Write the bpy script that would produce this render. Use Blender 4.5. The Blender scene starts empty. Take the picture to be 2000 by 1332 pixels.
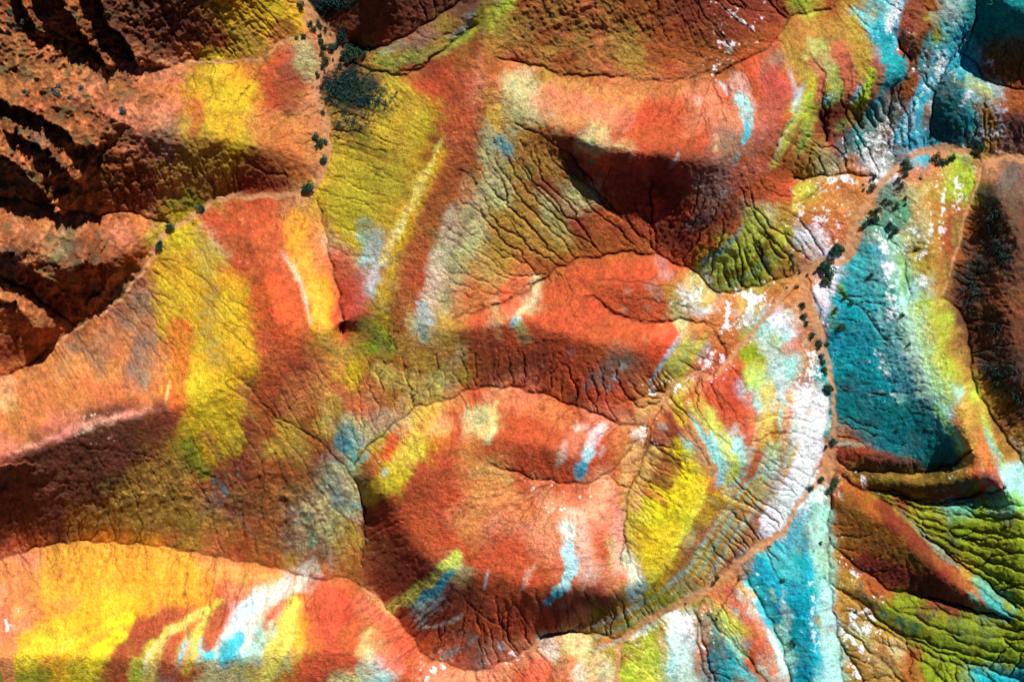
import bpy, math, random
import numpy as np
from mathutils import Vector

# ------------------------------------------------------------------ camera, sky, sun
S = 0.1                      # metres per photo pixel
CX, CY = 1000.0, 666.0
H = 140.0                    # drone height above the valley floor (m)
scn = bpy.context.scene
col = scn.collection
cam = bpy.data.cameras.new("camera")
cam.sensor_width = 36.0
cam.lens = 36.0 * H / (2000 * S)
cam.clip_end = 2000
co = bpy.data.objects.new("camera", cam); col.objects.link(co)
co.location = (0, 0, H); co.rotation_euler = (0, 0, 0)
scn.camera = co

SUN_EL = math.radians(38)
SUN_AZ = math.radians(24)    # clockwise from +Y (top of the picture)
w = bpy.data.worlds.new("World"); scn.world = w; w.use_nodes = True
nt = w.node_tree
bg = nt.nodes['Background']
sky = nt.nodes.new('ShaderNodeTexSky'); sky.sky_type = 'NISHITA'; sky.sun_disc = False
sky.sun_elevation = SUN_EL; sky.sun_rotation = SUN_AZ
sky.altitude = 2500; sky.air_density = 0.45; sky.dust_density = 0.2
nt.links.new(sky.outputs[0], bg.inputs[0]); bg.inputs[1].default_value = 0.05
sd = bpy.data.lights.new("sun", 'SUN'); sd.energy = 5.0; sd.angle = math.radians(0.5); sd.color = (1, 0.975, 0.935)
so = bpy.data.objects.new("sun", sd); col.objects.link(so)
d = Vector((math.sin(SUN_AZ)*math.cos(SUN_EL), math.cos(SUN_AZ)*math.cos(SUN_EL), math.sin(SUN_EL)))
so.rotation_euler = d.to_track_quat('Z', 'Y').to_euler(); so.location = (40, 90, 100)
scn.view_settings.view_transform = 'Standard'
scn.view_settings.look = 'None'
scn.view_settings.exposure = 0.36
scn.view_settings.gamma = 1.0

# ------------------------------------------------------------------ terrain features (photo pixels, z in the same unit)
# valleys: floor lines that carry a channel
VAL = """
600,-150,22 595,0,18 612,25,17 640,60,16 662,92,16 640,125,15 618,170,14 630,205,14 645,250,13 648,315,12 610,372,11 540,382,10 430,381,9 340,440,8 300,492,7 248,572,5 150,640,3 60,712,1 0,737,0 -150,790,-5
585,72,18 537,85,22 530,110,24 480,122,28 390,123,36 300,122,48 230,108,58 170,96,66 100,60,78
326,438,9 290,425,14 240,410,22 196,422,28 150,415,36 90,400,46 0,385,60
150,640,4 110,610,15 60,570,30 0,540,45
620,395,13 636,450,20 645,508,30 660,560,40 668,610,50 670,650,60
-150,1130,2 0,1092,4 80,1065,6 155,1056,7 300,1064,8 420,1086,9 530,1106,10 620,1132,11 680,1126,11 742,1168,8 780,1212,5 832,1282,2 880,1297,0 930,1312,-2 1000,1287,-2 1050,1250,-2 1075,1236,-2 1130,1232,-1 1210,1247,0 1290,1200,2 1350,1168,3 1420,1105,5 1470,1065,6 1500,1055,6 1530,1040,7 1570,955,8 1620,885,9 1630,800,8 1622,700,6 1600,610,5 1572,530,4
706,1115,12 713,1050,18 711,985,25 690,930,34 650,885,44 600,845,55 540,816,68 470,740,92
690,915,36 708,880,42 740,856,48 810,794,58 870,783,62 925,758,64 965,756,64 1000,756,62 1075,774,56 1112,791,52 1150,800,48 1185,816,42 1205,827,38 1250,832,33 1272,830,30
1568,530,4 1540,575,7 1500,622,11 1450,668,15 1425,702,17 1390,737,20 1350,726,23 1320,748,26 1305,765,27 1295,790,28 1274,830,30 1262,886,34 1250,918,37 1235,936,38 1227,966,40 1222,998,42 1219,1050,48 1213,1100,56
1268,856,32 1237,863,37 1212,898,42 1200,916,46 1155,943,52 1120,945,56 1050,936,66 1000,920,78 950,905,90
1570,530,4 1500,553,6 1425,574,9 1400,572,10 1375,548,13 1350,526,16 1300,508,21 1280,495,24 1265,498,26 1212,490,33 1175,503,38 1138,504,43 1088,525,50 1040,560,58 1000,585,66 930,610,78 880,622,88
1420,700,17 1408,664,22 1375,630,27 1328,624,33 1300,627,37 1275,633,42 1225,623,50 1195,610,57 1170,586,66 1135,575,76
1306,762,27 1275,766,31 1255,775,36 1225,785,42 1190,790,50
1284,495,24 1278,460,32 1272,400,46 1272,340,66
1280,490,25 1250,458,33 1215,423,44 1175,383,60 1150,345,74 1110,300,92
900,-150,100 900,0,62 850,35,50 780,78,38 730,96,28 690,90,20 664,93,16
645,128,15 690,125,20 737,141,26 795,149,36 825,132,44 875,92,60 925,50,82
1000,120,104 1057,130,98 1095,148,90 1212,150,78 1282,160,70 1325,159,64 1370,145,58 1412,143,53 1437,125,49 1475,110,44 1500,95,40 1540,38,34 1560,28,33 1620,20,30 1650,-20,28 1670,-150,22
1540,38,34 1500,5,45 1480,-40,60
1550,350,16 1600,345,12 1650,340,9 1700,345,7 1722,350,6
1617,275,24 1602,238,38 1604,200,56 1612,143,64 1575,100,66
1685,252,26 1665,222,40 1655,190,58 1667,150,64 1655,95,64
1737,250,24 1738,180,46 1772,150,58 1778,115,62 1750,75,62
2150,300,8 2000,312,8 1960,310,8 1925,320,8 1890,295,8 1850,288,7 1800,296,7 1775,302,6 1722,350,6 1690,400,5 1672,450,5 1660,495,4 1640,512,4 1570,530,4
1775,300,6 1830,280,12 1817,255,18 1820,210,28 1832,160,40 1870,98,52 1885,70,62 1910,40,72 1900,-20,85
1870,98,52 1910,130,48 1925,155,45 1960,170,42 2000,175,40 2150,190,30
1925,320,8 1912,345,13 1900,380,17 1888,420,21 1872,480,26 1850,540,31 1843,585,35 1880,608,38 1893,660,42 1900,750,47 1930,800,50 1975,870,53 2010,920,55 2150,1050,60
1632,892,9 1650,915,14 1690,920,20 1740,922,26 1800,925,36 1870,905,52 1900,880,64
1640,930,9 1690,960,18 1740,955,24 1800,975,34 1850,978,42 1920,962,55 1960,955,66
1625,960,8 1618,1020,12 1618,1060,15 1690,1118,26 1740,1152,34 1830,1170,48 1900,1190,60 1975,1208,72
1690,958,18 1750,990,30 1800,1040,38 1860,1090,48 1920,1130,58 1990,1190,74
1618,1060,15 1620,1130,20 1630,1200,25 1641,1260,29 1645,1332,33 1645,1480,38
1460,1075,6 1450,1110,10 1480,1165,15 1500,1200,19 1528,1260,24 1545,1332,28 1550,1480,35
1370,1172,5 1360,1230,10 1370,1290,16 1385,1332,20 1400,1480,30
1440,1130,6 1415,1180,8 1370,1235,11
1215,1250,2 1210,1300,5 1205,1332,8 1200,1480,16
1610,1130,20 1690,1180,32 1740,1230,40 1830,1270,50 2000,1332,64
1790,490,36 1770,493,34 1767,533,40 1777,565,47 1775,598,54
1620,562,7 1680,600,24 1710,640,38 1730,665,46
"""
# crests
RID = """
-150,60,120 0,-20,112 150,-60,110 300,-60,122 450,-80,112 560,-120,90
0,170,100 60,150,95 90,180,94 170,200,92 230,235,92 300,265,86 345,265,80 430,268,68 500,285,56 560,300,38 600,315,25
425,110,38 430,200,56 430,268,68
-150,330,96 0,320,94 60,300,92 120,330,86 200,340,72
0,470,88 75,490,82 120,520,76 200,510,60 260,480,40 290,470,24
0,590,66 60,610,54 100,640,36
-150,930,136 0,890,128 80,867,125 180,827,120 310,798,112 350,790,106 400,770,102 500,700,100 600,655,98 700,615,98 735,560,102 800,425,112 868,262,120 910,180,122 935,90,124 960,30,128 1000,-60,140 1050,-150,160
500,470,60 520,560,90 545,640,106
720,-60,95 760,-10,80 720,40,50 690,60,35
740,116,30 800,100,44 870,65,62 930,10,92
940,100,123 980,180,125 1060,230,124 1130,275,122 1190,290,118 1260,300,110 1330,310,104 1390,318,102 1450,290,100 1510,235,98 1535,180,88
1535,180,90 1545,230,95 1530,290,90 1485,360,78 1455,420,66 1410,480,48 1355,522,22
1060,-150,180 1100,-40,130 1250,-40,106 1400,-60,94 1480,-150,120
1050,60,108 1200,60,84 1320,80,66 1400,110,54
1560,150,74 1590,185,64 1600,170,62 1630,190,58 1690,175,60
1640,110,66 1633,160,62 1632,195,56 1612,225,42
1690,100,68 1700,150,62 1690,190,54
1690,195,58 1740,140,72 1760,120,70 1790,70,84 1840,30,90 1860,-40,100
1730,20,66 1735,60,66 1755,135,64 1740,160,60
1830,160,44 1790,220,34 1775,280,16
1880,170,56 1860,200,48 1840,240,32
1900,130,48 1950,215,42 1990,235,38 2150,235,42
1960,0,108 2000,30,106 2150,20,108
1690,432,10 1702,470,24 1728,520,42 1752,600,54 1775,660,64 1810,740,76 1847,815,82 1882,882,76
1780,350,30 1800,420,42 1830,500,52 1820,600,66 1850,700,78 1880,800,90 1900,890,100
1950,380,70 2000,470,90 1960,560,80 1980,680,84 2000,760,86 2150,740,120
1640,884,16 1700,893,40 1780,905,48
1700,935,34 1800,945,56 1880,935,84 1930,925,90 1945,945,92 1990,985,96 2150,1010,104
1640,975,24 1740,1020,58 1800,1080,74 1850,1130,80 1900,1170,80 1985,1208,88 2150,1280,130
1990,985,96 2000,1090,90 1985,1208,84
1630,1110,20 1700,1170,42 1800,1215,54 2000,1265,84
1650,1230,30 1720,1290,48 1800,1340,60 1850,1480,90
850,640,100 900,642,102 950,630,106 1010,618,104 1080,648,104 1150,665,100 1200,670,90
1290,660,66 1310,690,58 1285,725,50
1290,660,66 1240,690,78 1200,670,90
1050,560,70 1030,600,92 1010,618,104
1135,540,72 1200,550,66 1300,560,50 1370,585,34
730,880,52 755,900,64 790,890,74 850,860,86 900,850,94 1000,862,94 1080,872,88 1120,900,74 1165,890,62 1215,860,44
900,850,98 860,900,102 830,940,106 800,960,96 770,975,88 785,1020,90 820,1075,94 860,1110,94 950,1125,96 1045,1142,94 1110,1160,84 1200,1165,70 1270,1130,64 1310,1070,62 1370,965,62 1388,930,60 1350,870,54 1310,830,44
1388,930,60 1440,920,50 1470,860,48 1455,800,44 1400,750,32
1150,1010,84 1140,1080,94 1130,1150,98
720,900,60 730,960,76 770,975,98
1250,1000,50 1265,1080,60
1335,800,40 1400,860,58 1430,900,64
1450,700,26 1475,760,34 1495,850,34 1465,950,32 1400,1050,32 1300,1140,34 1200,1190,30 1130,1210,16
1040,1150,100 1040,1190,60 1050,1225,20
870,1170,60 940,1180,66 960,1230,36 985,1260,14
-150,1250,130 0,1280,126 40,1275,122 200,1280,120 320,1290,114 450,1280,108 600,1270,92 700,1275,72 770,1310,46 840,1332,30 900,1400,20
-150,1480,80 200,1480,60 500,1480,50 800,1480,50
700,1160,26 660,1200,60 640,1270,86
1600,965,12 1592,1050,34 1588,1150,46 1592,1250,54 1600,1332,62 1600,1480,70
1480,1080,10 1500,1130,26 1525,1190,30
1440,1140,10 1470,1200,30 1500,1270,44 1520,1332,50 1530,1480,60
1400,1200,14 1420,1260,34 1450,1332,44 1460,1480,60
1300,1225,10 1310,1280,26 1320,1340,34 1330,1480,50
1100,1250,6 1110,1300,24 1110,1480,50
1500,600,10 1470,600,20 1440,620,22
1600,400,30 1540,430,40 1500,480,36 1540,500,18
1640,320,14 1680,330,10
"""
def parse(txt):
    out = []
    for ln in txt.strip().splitlines():
        out.append(np.array([[float(v) for v in p.split(',')] for p in ln.split()]))
    return out
VAL = parse(VAL); RID = parse(RID)

M = 260; ST = 2
X0, Y0 = -M, -M
NX = (2000 + 2*M)//ST + 1
NY = (1332 + 2*M)//ST + 1
gx = X0 + ST*np.arange(NX); gy = Y0 + ST*np.arange(NY)
PX, PY = np.meshgrid(gx.astype(np.float32), gy.astype(np.float32))
rng = np.random.RandomState(7)

def resize(a, ny, nx):
    h, w_ = a.shape
    y = np.linspace(0, h-1, ny); x = np.linspace(0, w_-1, nx)
    y0 = np.clip(np.floor(y).astype(int), 0, h-2); x0 = np.clip(np.floor(x).astype(int), 0, w_-2)
    fy = (y-y0)[:, None]; fx = (x-x0)[None, :]
    r0 = a[y0][:, x0]*(1-fx)+a[y0][:, x0+1]*fx
    r1 = a[y0+1][:, x0]*(1-fx)+a[y0+1][:, x0+1]*fx
    return (r0*(1-fy)+r1*fy).astype(np.float32)
def vnoise(scale, sx=None, seed=0, px=None, py=None):
    """smooth value noise, wavelength in photo pixels, evaluated at px,py"""
    sx = sx or scale
    r = np.random.RandomState(seed)
    px = PX if px is None else px; py = PY if py is None else py
    if sx == scale:
        ca, sa = math.cos(seed*1.7+.5), math.sin(seed*1.7+.5)
        px, py = px*ca-py*sa+3000, px*sa+py*ca+3000
    u = (px+150)/sx + 40; v = (py+150)/scale + 40
    n = 256
    tab = r.rand(n, n).astype(np.float32)*2-1
    iu = np.floor(u).astype(int); iv = np.floor(v).astype(int)
    fu = (u-iu).astype(np.float32); fv = (v-iv).astype(np.float32)
    fu = fu*fu*fu*(fu*(fu*6-15)+10); fv = fv*fv*fv*(fv*(fv*6-15)+10)
    iu %= n; iv %= n; iu1 = (iu+1) % n; iv1 = (iv+1) % n
    return (tab[iv, iu]*(1-fu)+tab[iv, iu1]*fu)*(1-fv)+(tab[iv1, iu]*(1-fu)+tab[iv1, iu1]*fu)*fv
def fbm(scale, octv, seed=0, gain=0.5, px=None, py=None, sx=None):
    a = 0; amp = 1; tot = 0
    for i in range(octv):
        a = a + amp*vnoise(scale/2**i, (sx/2**i if sx else None), seed+i*13, px, py); tot += amp; amp *= gain
    return a/tot*1.5
def blur(a, s):
    if s <= 0: return a
    r = int(3*s+1); k = np.exp(-0.5*(np.arange(-r, r+1)/s)**2); k /= k.sum()
    p = np.pad(a, ((r, r), (0, 0)), 'edge'); o = np.zeros_like(a)
    for i, kk in enumerate(k): o += kk*p[i:i+a.shape[0]]
    p = np.pad(o, ((0, 0), (r, r)), 'edge'); o = np.zeros_like(a)
    for i, kk in enumerate(k): o += kk*p[:, i:i+a.shape[1]]
    return o

# lines wander a little between their surveyed points
def dense(l, step=2.0):
    pts = []
    for a, b in zip(l[:-1], l[1:]):
        n = max(1, int(np.hypot(*(b-a)[:2])/step))
        for i in range(n): pts.append(a+(b-a)*i/n)
    pts.append(l[-1]); p = np.array(pts)
    if len(p) > 9:
        k = 9; q = np.pad(p, ((k//2, k//2), (0, 0)), 'edge')
        q = np.stack([np.convolve(q[:, j], np.ones(k)/k, 'valid') for j in range(p.shape[1])], 1)
        q[0] = p[0]; q[-1] = p[-1]; p = q
    return p
wob = [np.random.RandomState(3).rand(64)*6.28]
def wobble(p, amp=2.2):
    x, y = p[:, 0], p[:, 1]
    q = p.copy()
    q[:, 0] += amp*(np.sin(y*0.11+x*0.05)+0.6*np.sin(y*0.27-x*0.13+1.3))
    q[:, 1] += amp*(np.sin(x*0.12-y*0.04+2.1)+0.6*np.sin(x*0.25+y*0.16))
    return q
VALD = [wobble(dense(l)) for l in VAL]; RIDD = [dense(l) for l in RID]

h = None
for st in (32, 16, 8, 4, 2):
    nx = (NX-1)*ST//st+1; ny = (NY-1)*ST//st+1
    acc = np.zeros((ny, nx)); cnt = np.zeros((ny, nx))
    for l in RIDD+VALD:
        i = np.clip(np.round((l[:, 0]-X0)/st).astype(int), 0, nx-1); j = np.clip(np.round((l[:, 1]-Y0)/st).astype(int), 0, ny-1)
        ok = (l[:, 0] >= X0) & (l[:, 1] >= Y0) & (l[:, 0] <= X0+(NX-1)*ST) & (l[:, 1] <= Y0+(NY-1)*ST)
        np.add.at(acc, (j[ok], i[ok]), l[ok, 2]); np.add.at(cnt, (j[ok], i[ok]), 1)
    fix = cnt > 0; val = np.where(fix, acc/np.maximum(cnt, 1), 0)
    if h is None: h = np.full((ny, nx), 60.0)
    else: h = resize(h, ny, nx).astype(float)
    h[fix] = val[fix]
    free = ~fix
    it = {32: 400, 16: 200, 8: 120, 4: 70, 2: 40}[st]
    for k in range(it):
        p = np.pad(h, 1, 'edge')
        n = (p[:-2, 1:-1]+p[2:, 1:-1]+p[1:-1, :-2]+p[1:-1, 2:])*0.25
        h = np.where(free, h+1.0*(n-h), h)
h = h.astype(np.float32)
h = h*1.3
hs = blur(h, 4.6)
# keep valley floors tight: distance field to valleys
def polydist(lines, maxd=60, halfw=False):
    D = np.full((NY, NX), 1e3, np.float32)
    for l in lines:
        for a, b in zip(l[:-1], l[1:]):
            i0 = int((min(a[0], b[0])-maxd-X0)/ST); i1 = int((max(a[0], b[0])+maxd-X0)/ST)+2
            j0 = int((min(a[1], b[1])-maxd-Y0)/ST); j1 = int((max(a[1], b[1])+maxd-Y0)/ST)+2
            i0 = max(i0, 0); j0 = max(j0, 0); i1 = min(i1, NX); j1 = min(j1, NY)
            if i0 >= i1 or j0 >= j1: continue
            x = PX[j0:j1, i0:i1]; y = PY[j0:j1, i0:i1]
            dx, dy = b[0]-a[0], b[1]-a[1]; L = dx*dx+dy*dy+1e-6
            t = np.clip(((x-a[0])*dx+(y-a[1])*dy)/L, 0, 1)
            dd = np.hypot(x-a[0]-t*dx, y-a[1]-t*dy)
            D[j0:j1, i0:i1] = np.minimum(D[j0:j1, i0:i1], dd)
    return D
DV = polydist([l[::4] if len(l) > 12 else l for l in VALD], 26)
kv = np.exp(-(DV/7)**2)
h = hs*(1-kv)+(0.6*h+0.4*hs)*kv

# --- rills: route water over the slopes and let it cut where it gathers
def flow(hh):
    p = np.pad(hh, 1, 'edge').astype(np.float64)
    best = np.zeros(hh.shape); rec = np.arange(hh.size).reshape(hh.shape)
    idx = rec.copy()
    for dj in (-1, 0, 1):
        for di in (-1, 0, 1):
            if di == 0 and dj == 0: continue
            s = (hh-p[1+dj:1+dj+NY, 1+di:1+di+NX])/math.hypot(di, dj)*(0.45+rng.rand(NY, NX))
            m = s > best
            best = np.where(m, s, best)
            rec = np.where(m, np.clip(idx+dj*NX+di, 0, hh.size-1), rec)
    order = np.argsort(-hh, axis=None).tolist(); rl = rec.ravel().tolist()
    A = [1.0]*hh.size
    for i in order:
        r = rl[i]
        if r != i: A[r] += A[i]
    return np.array(A, np.float32).reshape(hh.shape)
gyy, gxx = np.gradient(blur(h, 3), ST); slope = np.hypot(gxx, gyy)
# where rills are deep (badland ribs) and where slopes are smooth
def blob(lst, base=0.0):
    m = np.full((NY, NX), base, np.float32)
    for x, y, rx, ry, v in lst:
        m += v*np.exp(-(((PX-x)/rx)**2+((PY-y)/ry)**2))
    return m
RILL = blob([(1560, 280, 70, 70, 1.0), (1450, 500, 80, 60, 1.0), (1860, 1060, 180, 110, 1.0), (1800, 1270, 220, 90, 1.0),
             (1230, 1190, 120, 60, 1.0), (1430, 1020, 90, 130, 0.7), (1320, 700, 70, 50, 0.8), (1380, 860, 120, 100, .6), (1080, 420, 180, 90, .35),
             (980, 420, 80, 90, .3), (1200, 760, 180, 60, .8), (950, 1230, 170, 70, 1.1), (1700, 700, 90, 150, -.27), (1300, 1010, 90, 90, .6),
             (1720, 200, 60, 60, .6), (800, 720, 120, 60, .5), (1560, 430, 90, 60, .5), (1160, 50, 240, 80, -.27)], 0.35)
RILL *= 1-0.75*np.exp(-(((PX-560)/170)**2+((PY-520)/200)**2))
RILL = np.clip(RILL, 0.08, 1.8)
for rnd, (nz, kk) in enumerate(((2.2, 1.0), (1.0, 0.8))):
    t = h + nz*fbm(26, 2, 50+rnd)*np.clip(slope*2.2, .15, 1) + 0.25*fbm(7, 1, 90+rnd)
    t = t.astype(np.float64)+1e-5*rng.rand(NY, NX)
    A = flow(t)
    th = 55.0
    cut = np.clip(np.log(A/th), 0, 5)
    cut = np.minimum(cut, 4.0)
    if rnd == 0: RA = A
    c1 = blur(cut, 0.45)*1.5 + blur(cut, 1.6)*1.15
    h = h - kk*0.95*RILL*c1*np.clip(slope*3, .2, 1)
gs = blur(h, 2.5); GY, GX = np.gradient(gs, ST); gm = np.hypot(GX, GY)+1e-4
GX = GX/gm; GY = GY/gm
def lic(src, n, step):
    out = src.copy(); wt = 1.0
    for sg in (-1, 1):
        ii = (PX-X0)/ST; jj = (PY-Y0)/ST
        for k in range(n):
            a = np.clip(ii, 0, NX-1).astype(np.int32); b = np.clip(jj, 0, NY-1).astype(np.int32)
            ii = ii+sg*step*GX[b, a]; jj = jj+sg*step*GY[b, a]
            a = np.clip(ii+.5, 0, NX-1).astype(np.int32); b = np.clip(jj+.5, 0, NY-1).astype(np.int32)
            out = out+src[b, a]
    out = out/(2*n+1); out -= out.mean()
    return (out/out.std()).astype(np.float32)
LC1 = lic(blur(rng.randn(NY, NX).astype(np.float32), .6), 7, 1.0)
LC2 = lic(blur(rng.randn(NY, NX).astype(np.float32), 1.8), 16, 1.5)
LC3 = lic(blur(rng.randn(NY, NX).astype(np.float32), 5), 28, 2.0)
slp = np.clip(gm*2.2, 0, 1)
h = h + slp*(0.10*LC1+(.42*RILL)*LC2*.8+(.05+.85*RILL)*LC3*.8)
fine = (np.clip(np.log(RA/70.0), 0, 1.6)/1.6).astype(np.float32)*np.clip(.5+.9*fbm(80, 3, 12), 0, 1)
RILLMASK = blur(fine, .35)
h = h - 1.8*RILLMASK*slp

# channels: a narrow incised notch along every valley line
CRK = """
1150,345 1100,290 1050,262 1005,240
1000,380 1070,430 1150,490
900,330 960,390 1010,440 1090,490
1360,575 1310,560 1240,550 1170,545
1345,600 1290,590 1220,580
970,110 1000,122
880,780 820,770 770,745
1340,745 1360,800 1400,850 1440,880
1295,800 1330,850 1370,880 1385,905
1290,830 1320,880 1350,920
1265,880 1320,910 1345,940
1240,940 1290,960 1330,990
1222,1010 1260,1050 1300,1060
1220,1060 1240,1110 1260,1140
1400,760 1430,800 1455,840
1440,880 1500,850 1540,840
1530,690 1500,670
1480,1010 1430,990 1390,1000
1440,1110 1400,1080 1350,1070 1310,1072
1700,750 1640,758
1800,765 1720,770 1640,762
1630,530 1700,545 1760,575
1640,570 1700,590
1630,715 1700,700
470,300 500,330 560,345
140,870 210,880 300,890
560,840 500,790 440,750
500,690 440,640
1140,1160 1170,1190 1200,1210
1045,1150 1055,1190 1070,1225
1010,1180 1030,1220
1120,1180 1140,1230
870,1170 840,1200 805,1230
905,1160 930,1195 960,1215 1000,1225
1250,1160 1275,1195
1300,1100 1330,1140
"""
RIB = """
1695,956 1750,966 1820,985 1900,990 2040,985
1700,958 1760,985 1840,1005 1920,1010 2040,1015
1710,965 1770,1000 1850,1030 1930,1040 2040,1060
1722,975 1790,1020 1870,1050 1940,1070 2040,1090
1735,990 1800,1035 1860,1065 1930,1095 2040,1130
1745,1000 1810,1050 1870,1090 1940,1125 2040,1170
1760,1018 1820,1068 1880,1110 1940,1150 2040,1205
1790,1048 1850,1100 1900,1140 1960,1190 2020,1230
1690,1134 1712,1169 1750,1191 1800,1211 1850,1236 1950,1246 2040,1250
1757,1192 1800,1187 1850,1195 1900,1215 1960,1228 2040,1235
1637,1219 1675,1246 1700,1276 1737,1299 1762,1335
1737,1229 1787,1244 1850,1269 1925,1286 2040,1310
1712,1250 1775,1276 1812,1299 1850,1335
1700,1215 1760,1250 1830,1285 1900,1310 1960,1340
1645,1265 1670,1300 1690,1335
1625,1140 1660,1165 1690,1200 1720,1230
1960,1250 1990,1270 2040,1280
1850,1240 1900,1262 1960,1275
1380,1200 1420,1245 1465,1290 1500,1335
1360,1200 1375,1260 1395,1335
1560,262 1545,290 1530,318
1575,270 1562,300 1550,330
1590,285 1580,310 1572,335
1545,238 1530,262 1515,285
1430,500 1440,530 1445,560
1450,490 1465,520 1475,552
1470,478 1488,508 1500,540
1410,515 1418,540 1425,565
1490,460 1510,485 1530,505
1690,215 1700,235 1712,250
1700,205 1712,228 1725,245
1715,195 1725,215 1735,235
"""
RIB = [wobble(dense(l)) for l in parse(RIB)]
CRK = [wobble(dense(l)) for l in parse(CRK)]
DC = polydist([l[::3] for l in CRK], 10)
DB = polydist([l[::3] for l in RIB], 24)
wv = 1+0.5*fbm(40, 2, 5)
h = h - 2.2*np.exp(-(DB/2.4)**2)*(1+.7*fbm(50, 2, 8)) - 1.5*np.exp(-(DB/7)**2)
DC = np.minimum(DC, DB+.8)
ck_ = np.clip(.55+.6*fbm(60, 3, 9), .12, 1.1)
h = h - 2.8*ck_*np.exp(-(DV/(2.1*wv))**2) - .7*np.exp(-(DV/7)**2) - 2.2*ck_*np.exp(-(DC/2.0)**2)

# ------------------------------------------------------------------ dry sandy washes (the footpaths of the valley floors)
WASH = """
7|590,-20 597,10 612,28 640,50
11|600,40 622,60 650,75 665,95 650,120
8|655,110 625,150 616,175 620,195
8|620,195 632,215 638,250 640,290 632,330 615,365
7|610,372 580,378 545,383
4|585,74 560,80 540,88 533,105 500,118 430,122 350,124 300,122
6|410,395 370,430 335,445 312,470 300,492 280,530
4|280,530 240,580 200,610 150,642 100,680
7|545,382 500,384 450,384 420,392
10|2010,312 1960,306 1925,320
9|1890,298 1850,288 1800,296 1775,305
7|1770,320 1735,345 1715,365 1690,400 1680,430
18|1670,450 1665,470 1655,490
6|1672,490 1655,510 1630,512 1600,508 1570,525
10|1600,515 1585,525 1572,530
7|1568,530 1570,570 1580,600 1597,630 1606,670
5|1606,670 1618,710 1628,770 1629,830 1628,865
14|1622,890 1618,920 1600,940
6|1600,940 1575,960 1550,1000 1525,1045
9|1520,1045 1490,1060 1460,1085
7|1460,1085 1430,1115 1380,1145
9|1400,1135 1350,1170 1300,1190
6|1300,1190 1260,1215 1215,1248
4|1215,1250 1205,1290 1205,1340
5|1560,540 1530,575 1495,620 1455,665 1430,695 1400,735
4|1390,738 1360,728 1325,742 1305,765 1295,790
3|1915,330 1905,370 1885,420 1872,480 1850,545 1843,580
4|1050,1255 1030,1275
"""
DW = np.full((NY, NX), 1e3, np.float32)
for ln in WASH.strip().splitlines():
    wd, pt = ln.split('|')
    l = wobble(dense(parse(pt)[0]), 1.5)
    DW = np.minimum(DW, polydist([l[::3]], 40)-float(wd)*.84)
DW = DW + 2.0*fbm(16, 3, 21)
wash = np.clip(0.5-DW/4, 0, 1)
wsm = np.clip(0.5-(DW-3)/10, 0, 1)
hb = blur(h, 6)
h = h*(1-wsm)+(hb-1.2)*wsm

# ------------------------------------------------------------------ rock roughness
u8 = fbm(14, 3, 31); u9 = fbm(5, 2, 37)
ROCK = blob([(60, 100, 230, 150, 1), (90, 300, 260, 160, 1), (60, 560, 200, 110, .9), (330, 30, 150, 70, .5), (200, 520, 120, 70, .5),
             (200, 960, 420, 90, .55), (600, 1010, 120, 90, .5), (1150, 60, 200, 80, .45), (1960, 450, 80, 200, .5), (900, 350, 200, 120, .15)], 0.0)
ROCK = np.clip(ROCK, 0, 1)
ridged = 1-np.abs(fbm(46, 4, 60, .55))*2
h = h + (0.5+0.35*RILL)*u8 + 0.5*u9 + .55*fbm(8, 2, 41)
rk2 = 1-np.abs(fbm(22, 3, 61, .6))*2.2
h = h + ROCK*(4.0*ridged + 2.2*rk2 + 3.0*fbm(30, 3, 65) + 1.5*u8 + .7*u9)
# crags and undercut scarps of the upper left
SC = """
44|60,-60 110,-10 160,60 200,125|-1
40|150,-60 195,10 235,70 265,110|-1
26|30,-10 60,30 70,55|-1
46|-20,200 40,215 110,250 185,290|-1
34|20,260 70,280 110,320 140,350|-1
44|-20,285 40,330 80,380 110,415|-1
34|-20,480 30,500 80,530 105,560|-1
26|-20,560 30,590 60,620 75,645|-1
20|-20,905 30,905 62,895|-1
14|170,500 200,520 195,560 170,590|-1
"""
for ln in SC.strip().splitlines():
    wd, pt, sg = ln.split('|'); wd = float(wd)
    l = dense(parse(pt)[0])
    # signed side: the ground lower-left of the line is cut away
    D = polydist([l[::3]], 130)
    a = l[0]; b = l[-1]; n = np.array([-(b[1]-a[1]), b[0]-a[0]]); n = n/np.hypot(*n)
    if n[0] > 0: n = -n
    # nearest point offset sign
    cxm = l[:, 0].mean(); ls = l[::6]
    best = np.full((NY, NX), 1e9, np.float32); sgn = np.zeros((NY, NX), np.float32)
    m = D < 125
    xs = PX[m]; ys = PY[m]; bd = np.full(xs.shape, 1e9); sv = np.zeros(xs.shape)
    for p in ls:
        q = (xs-p[0])**2+(ys-p[1])**2; k = q < bd
        bd = np.where(k, q, bd); sv = np.where(k, (xs-p[0])*n[0]+(ys-p[1])*n[1], sv)
    sv = sv+14*fbm(46, 4, 70, .6)[m]
    dd = D[m]
    lift = np.where(sv < 0, wd*np.exp(-np.abs(sv)/34), 0)*np.clip(1.3-np.maximum(dd-np.abs(sv), 0)/14, 0, 1)
    h[m] += 0.85*lift.astype(np.float32)
h = h.astype(np.float32)

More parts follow.
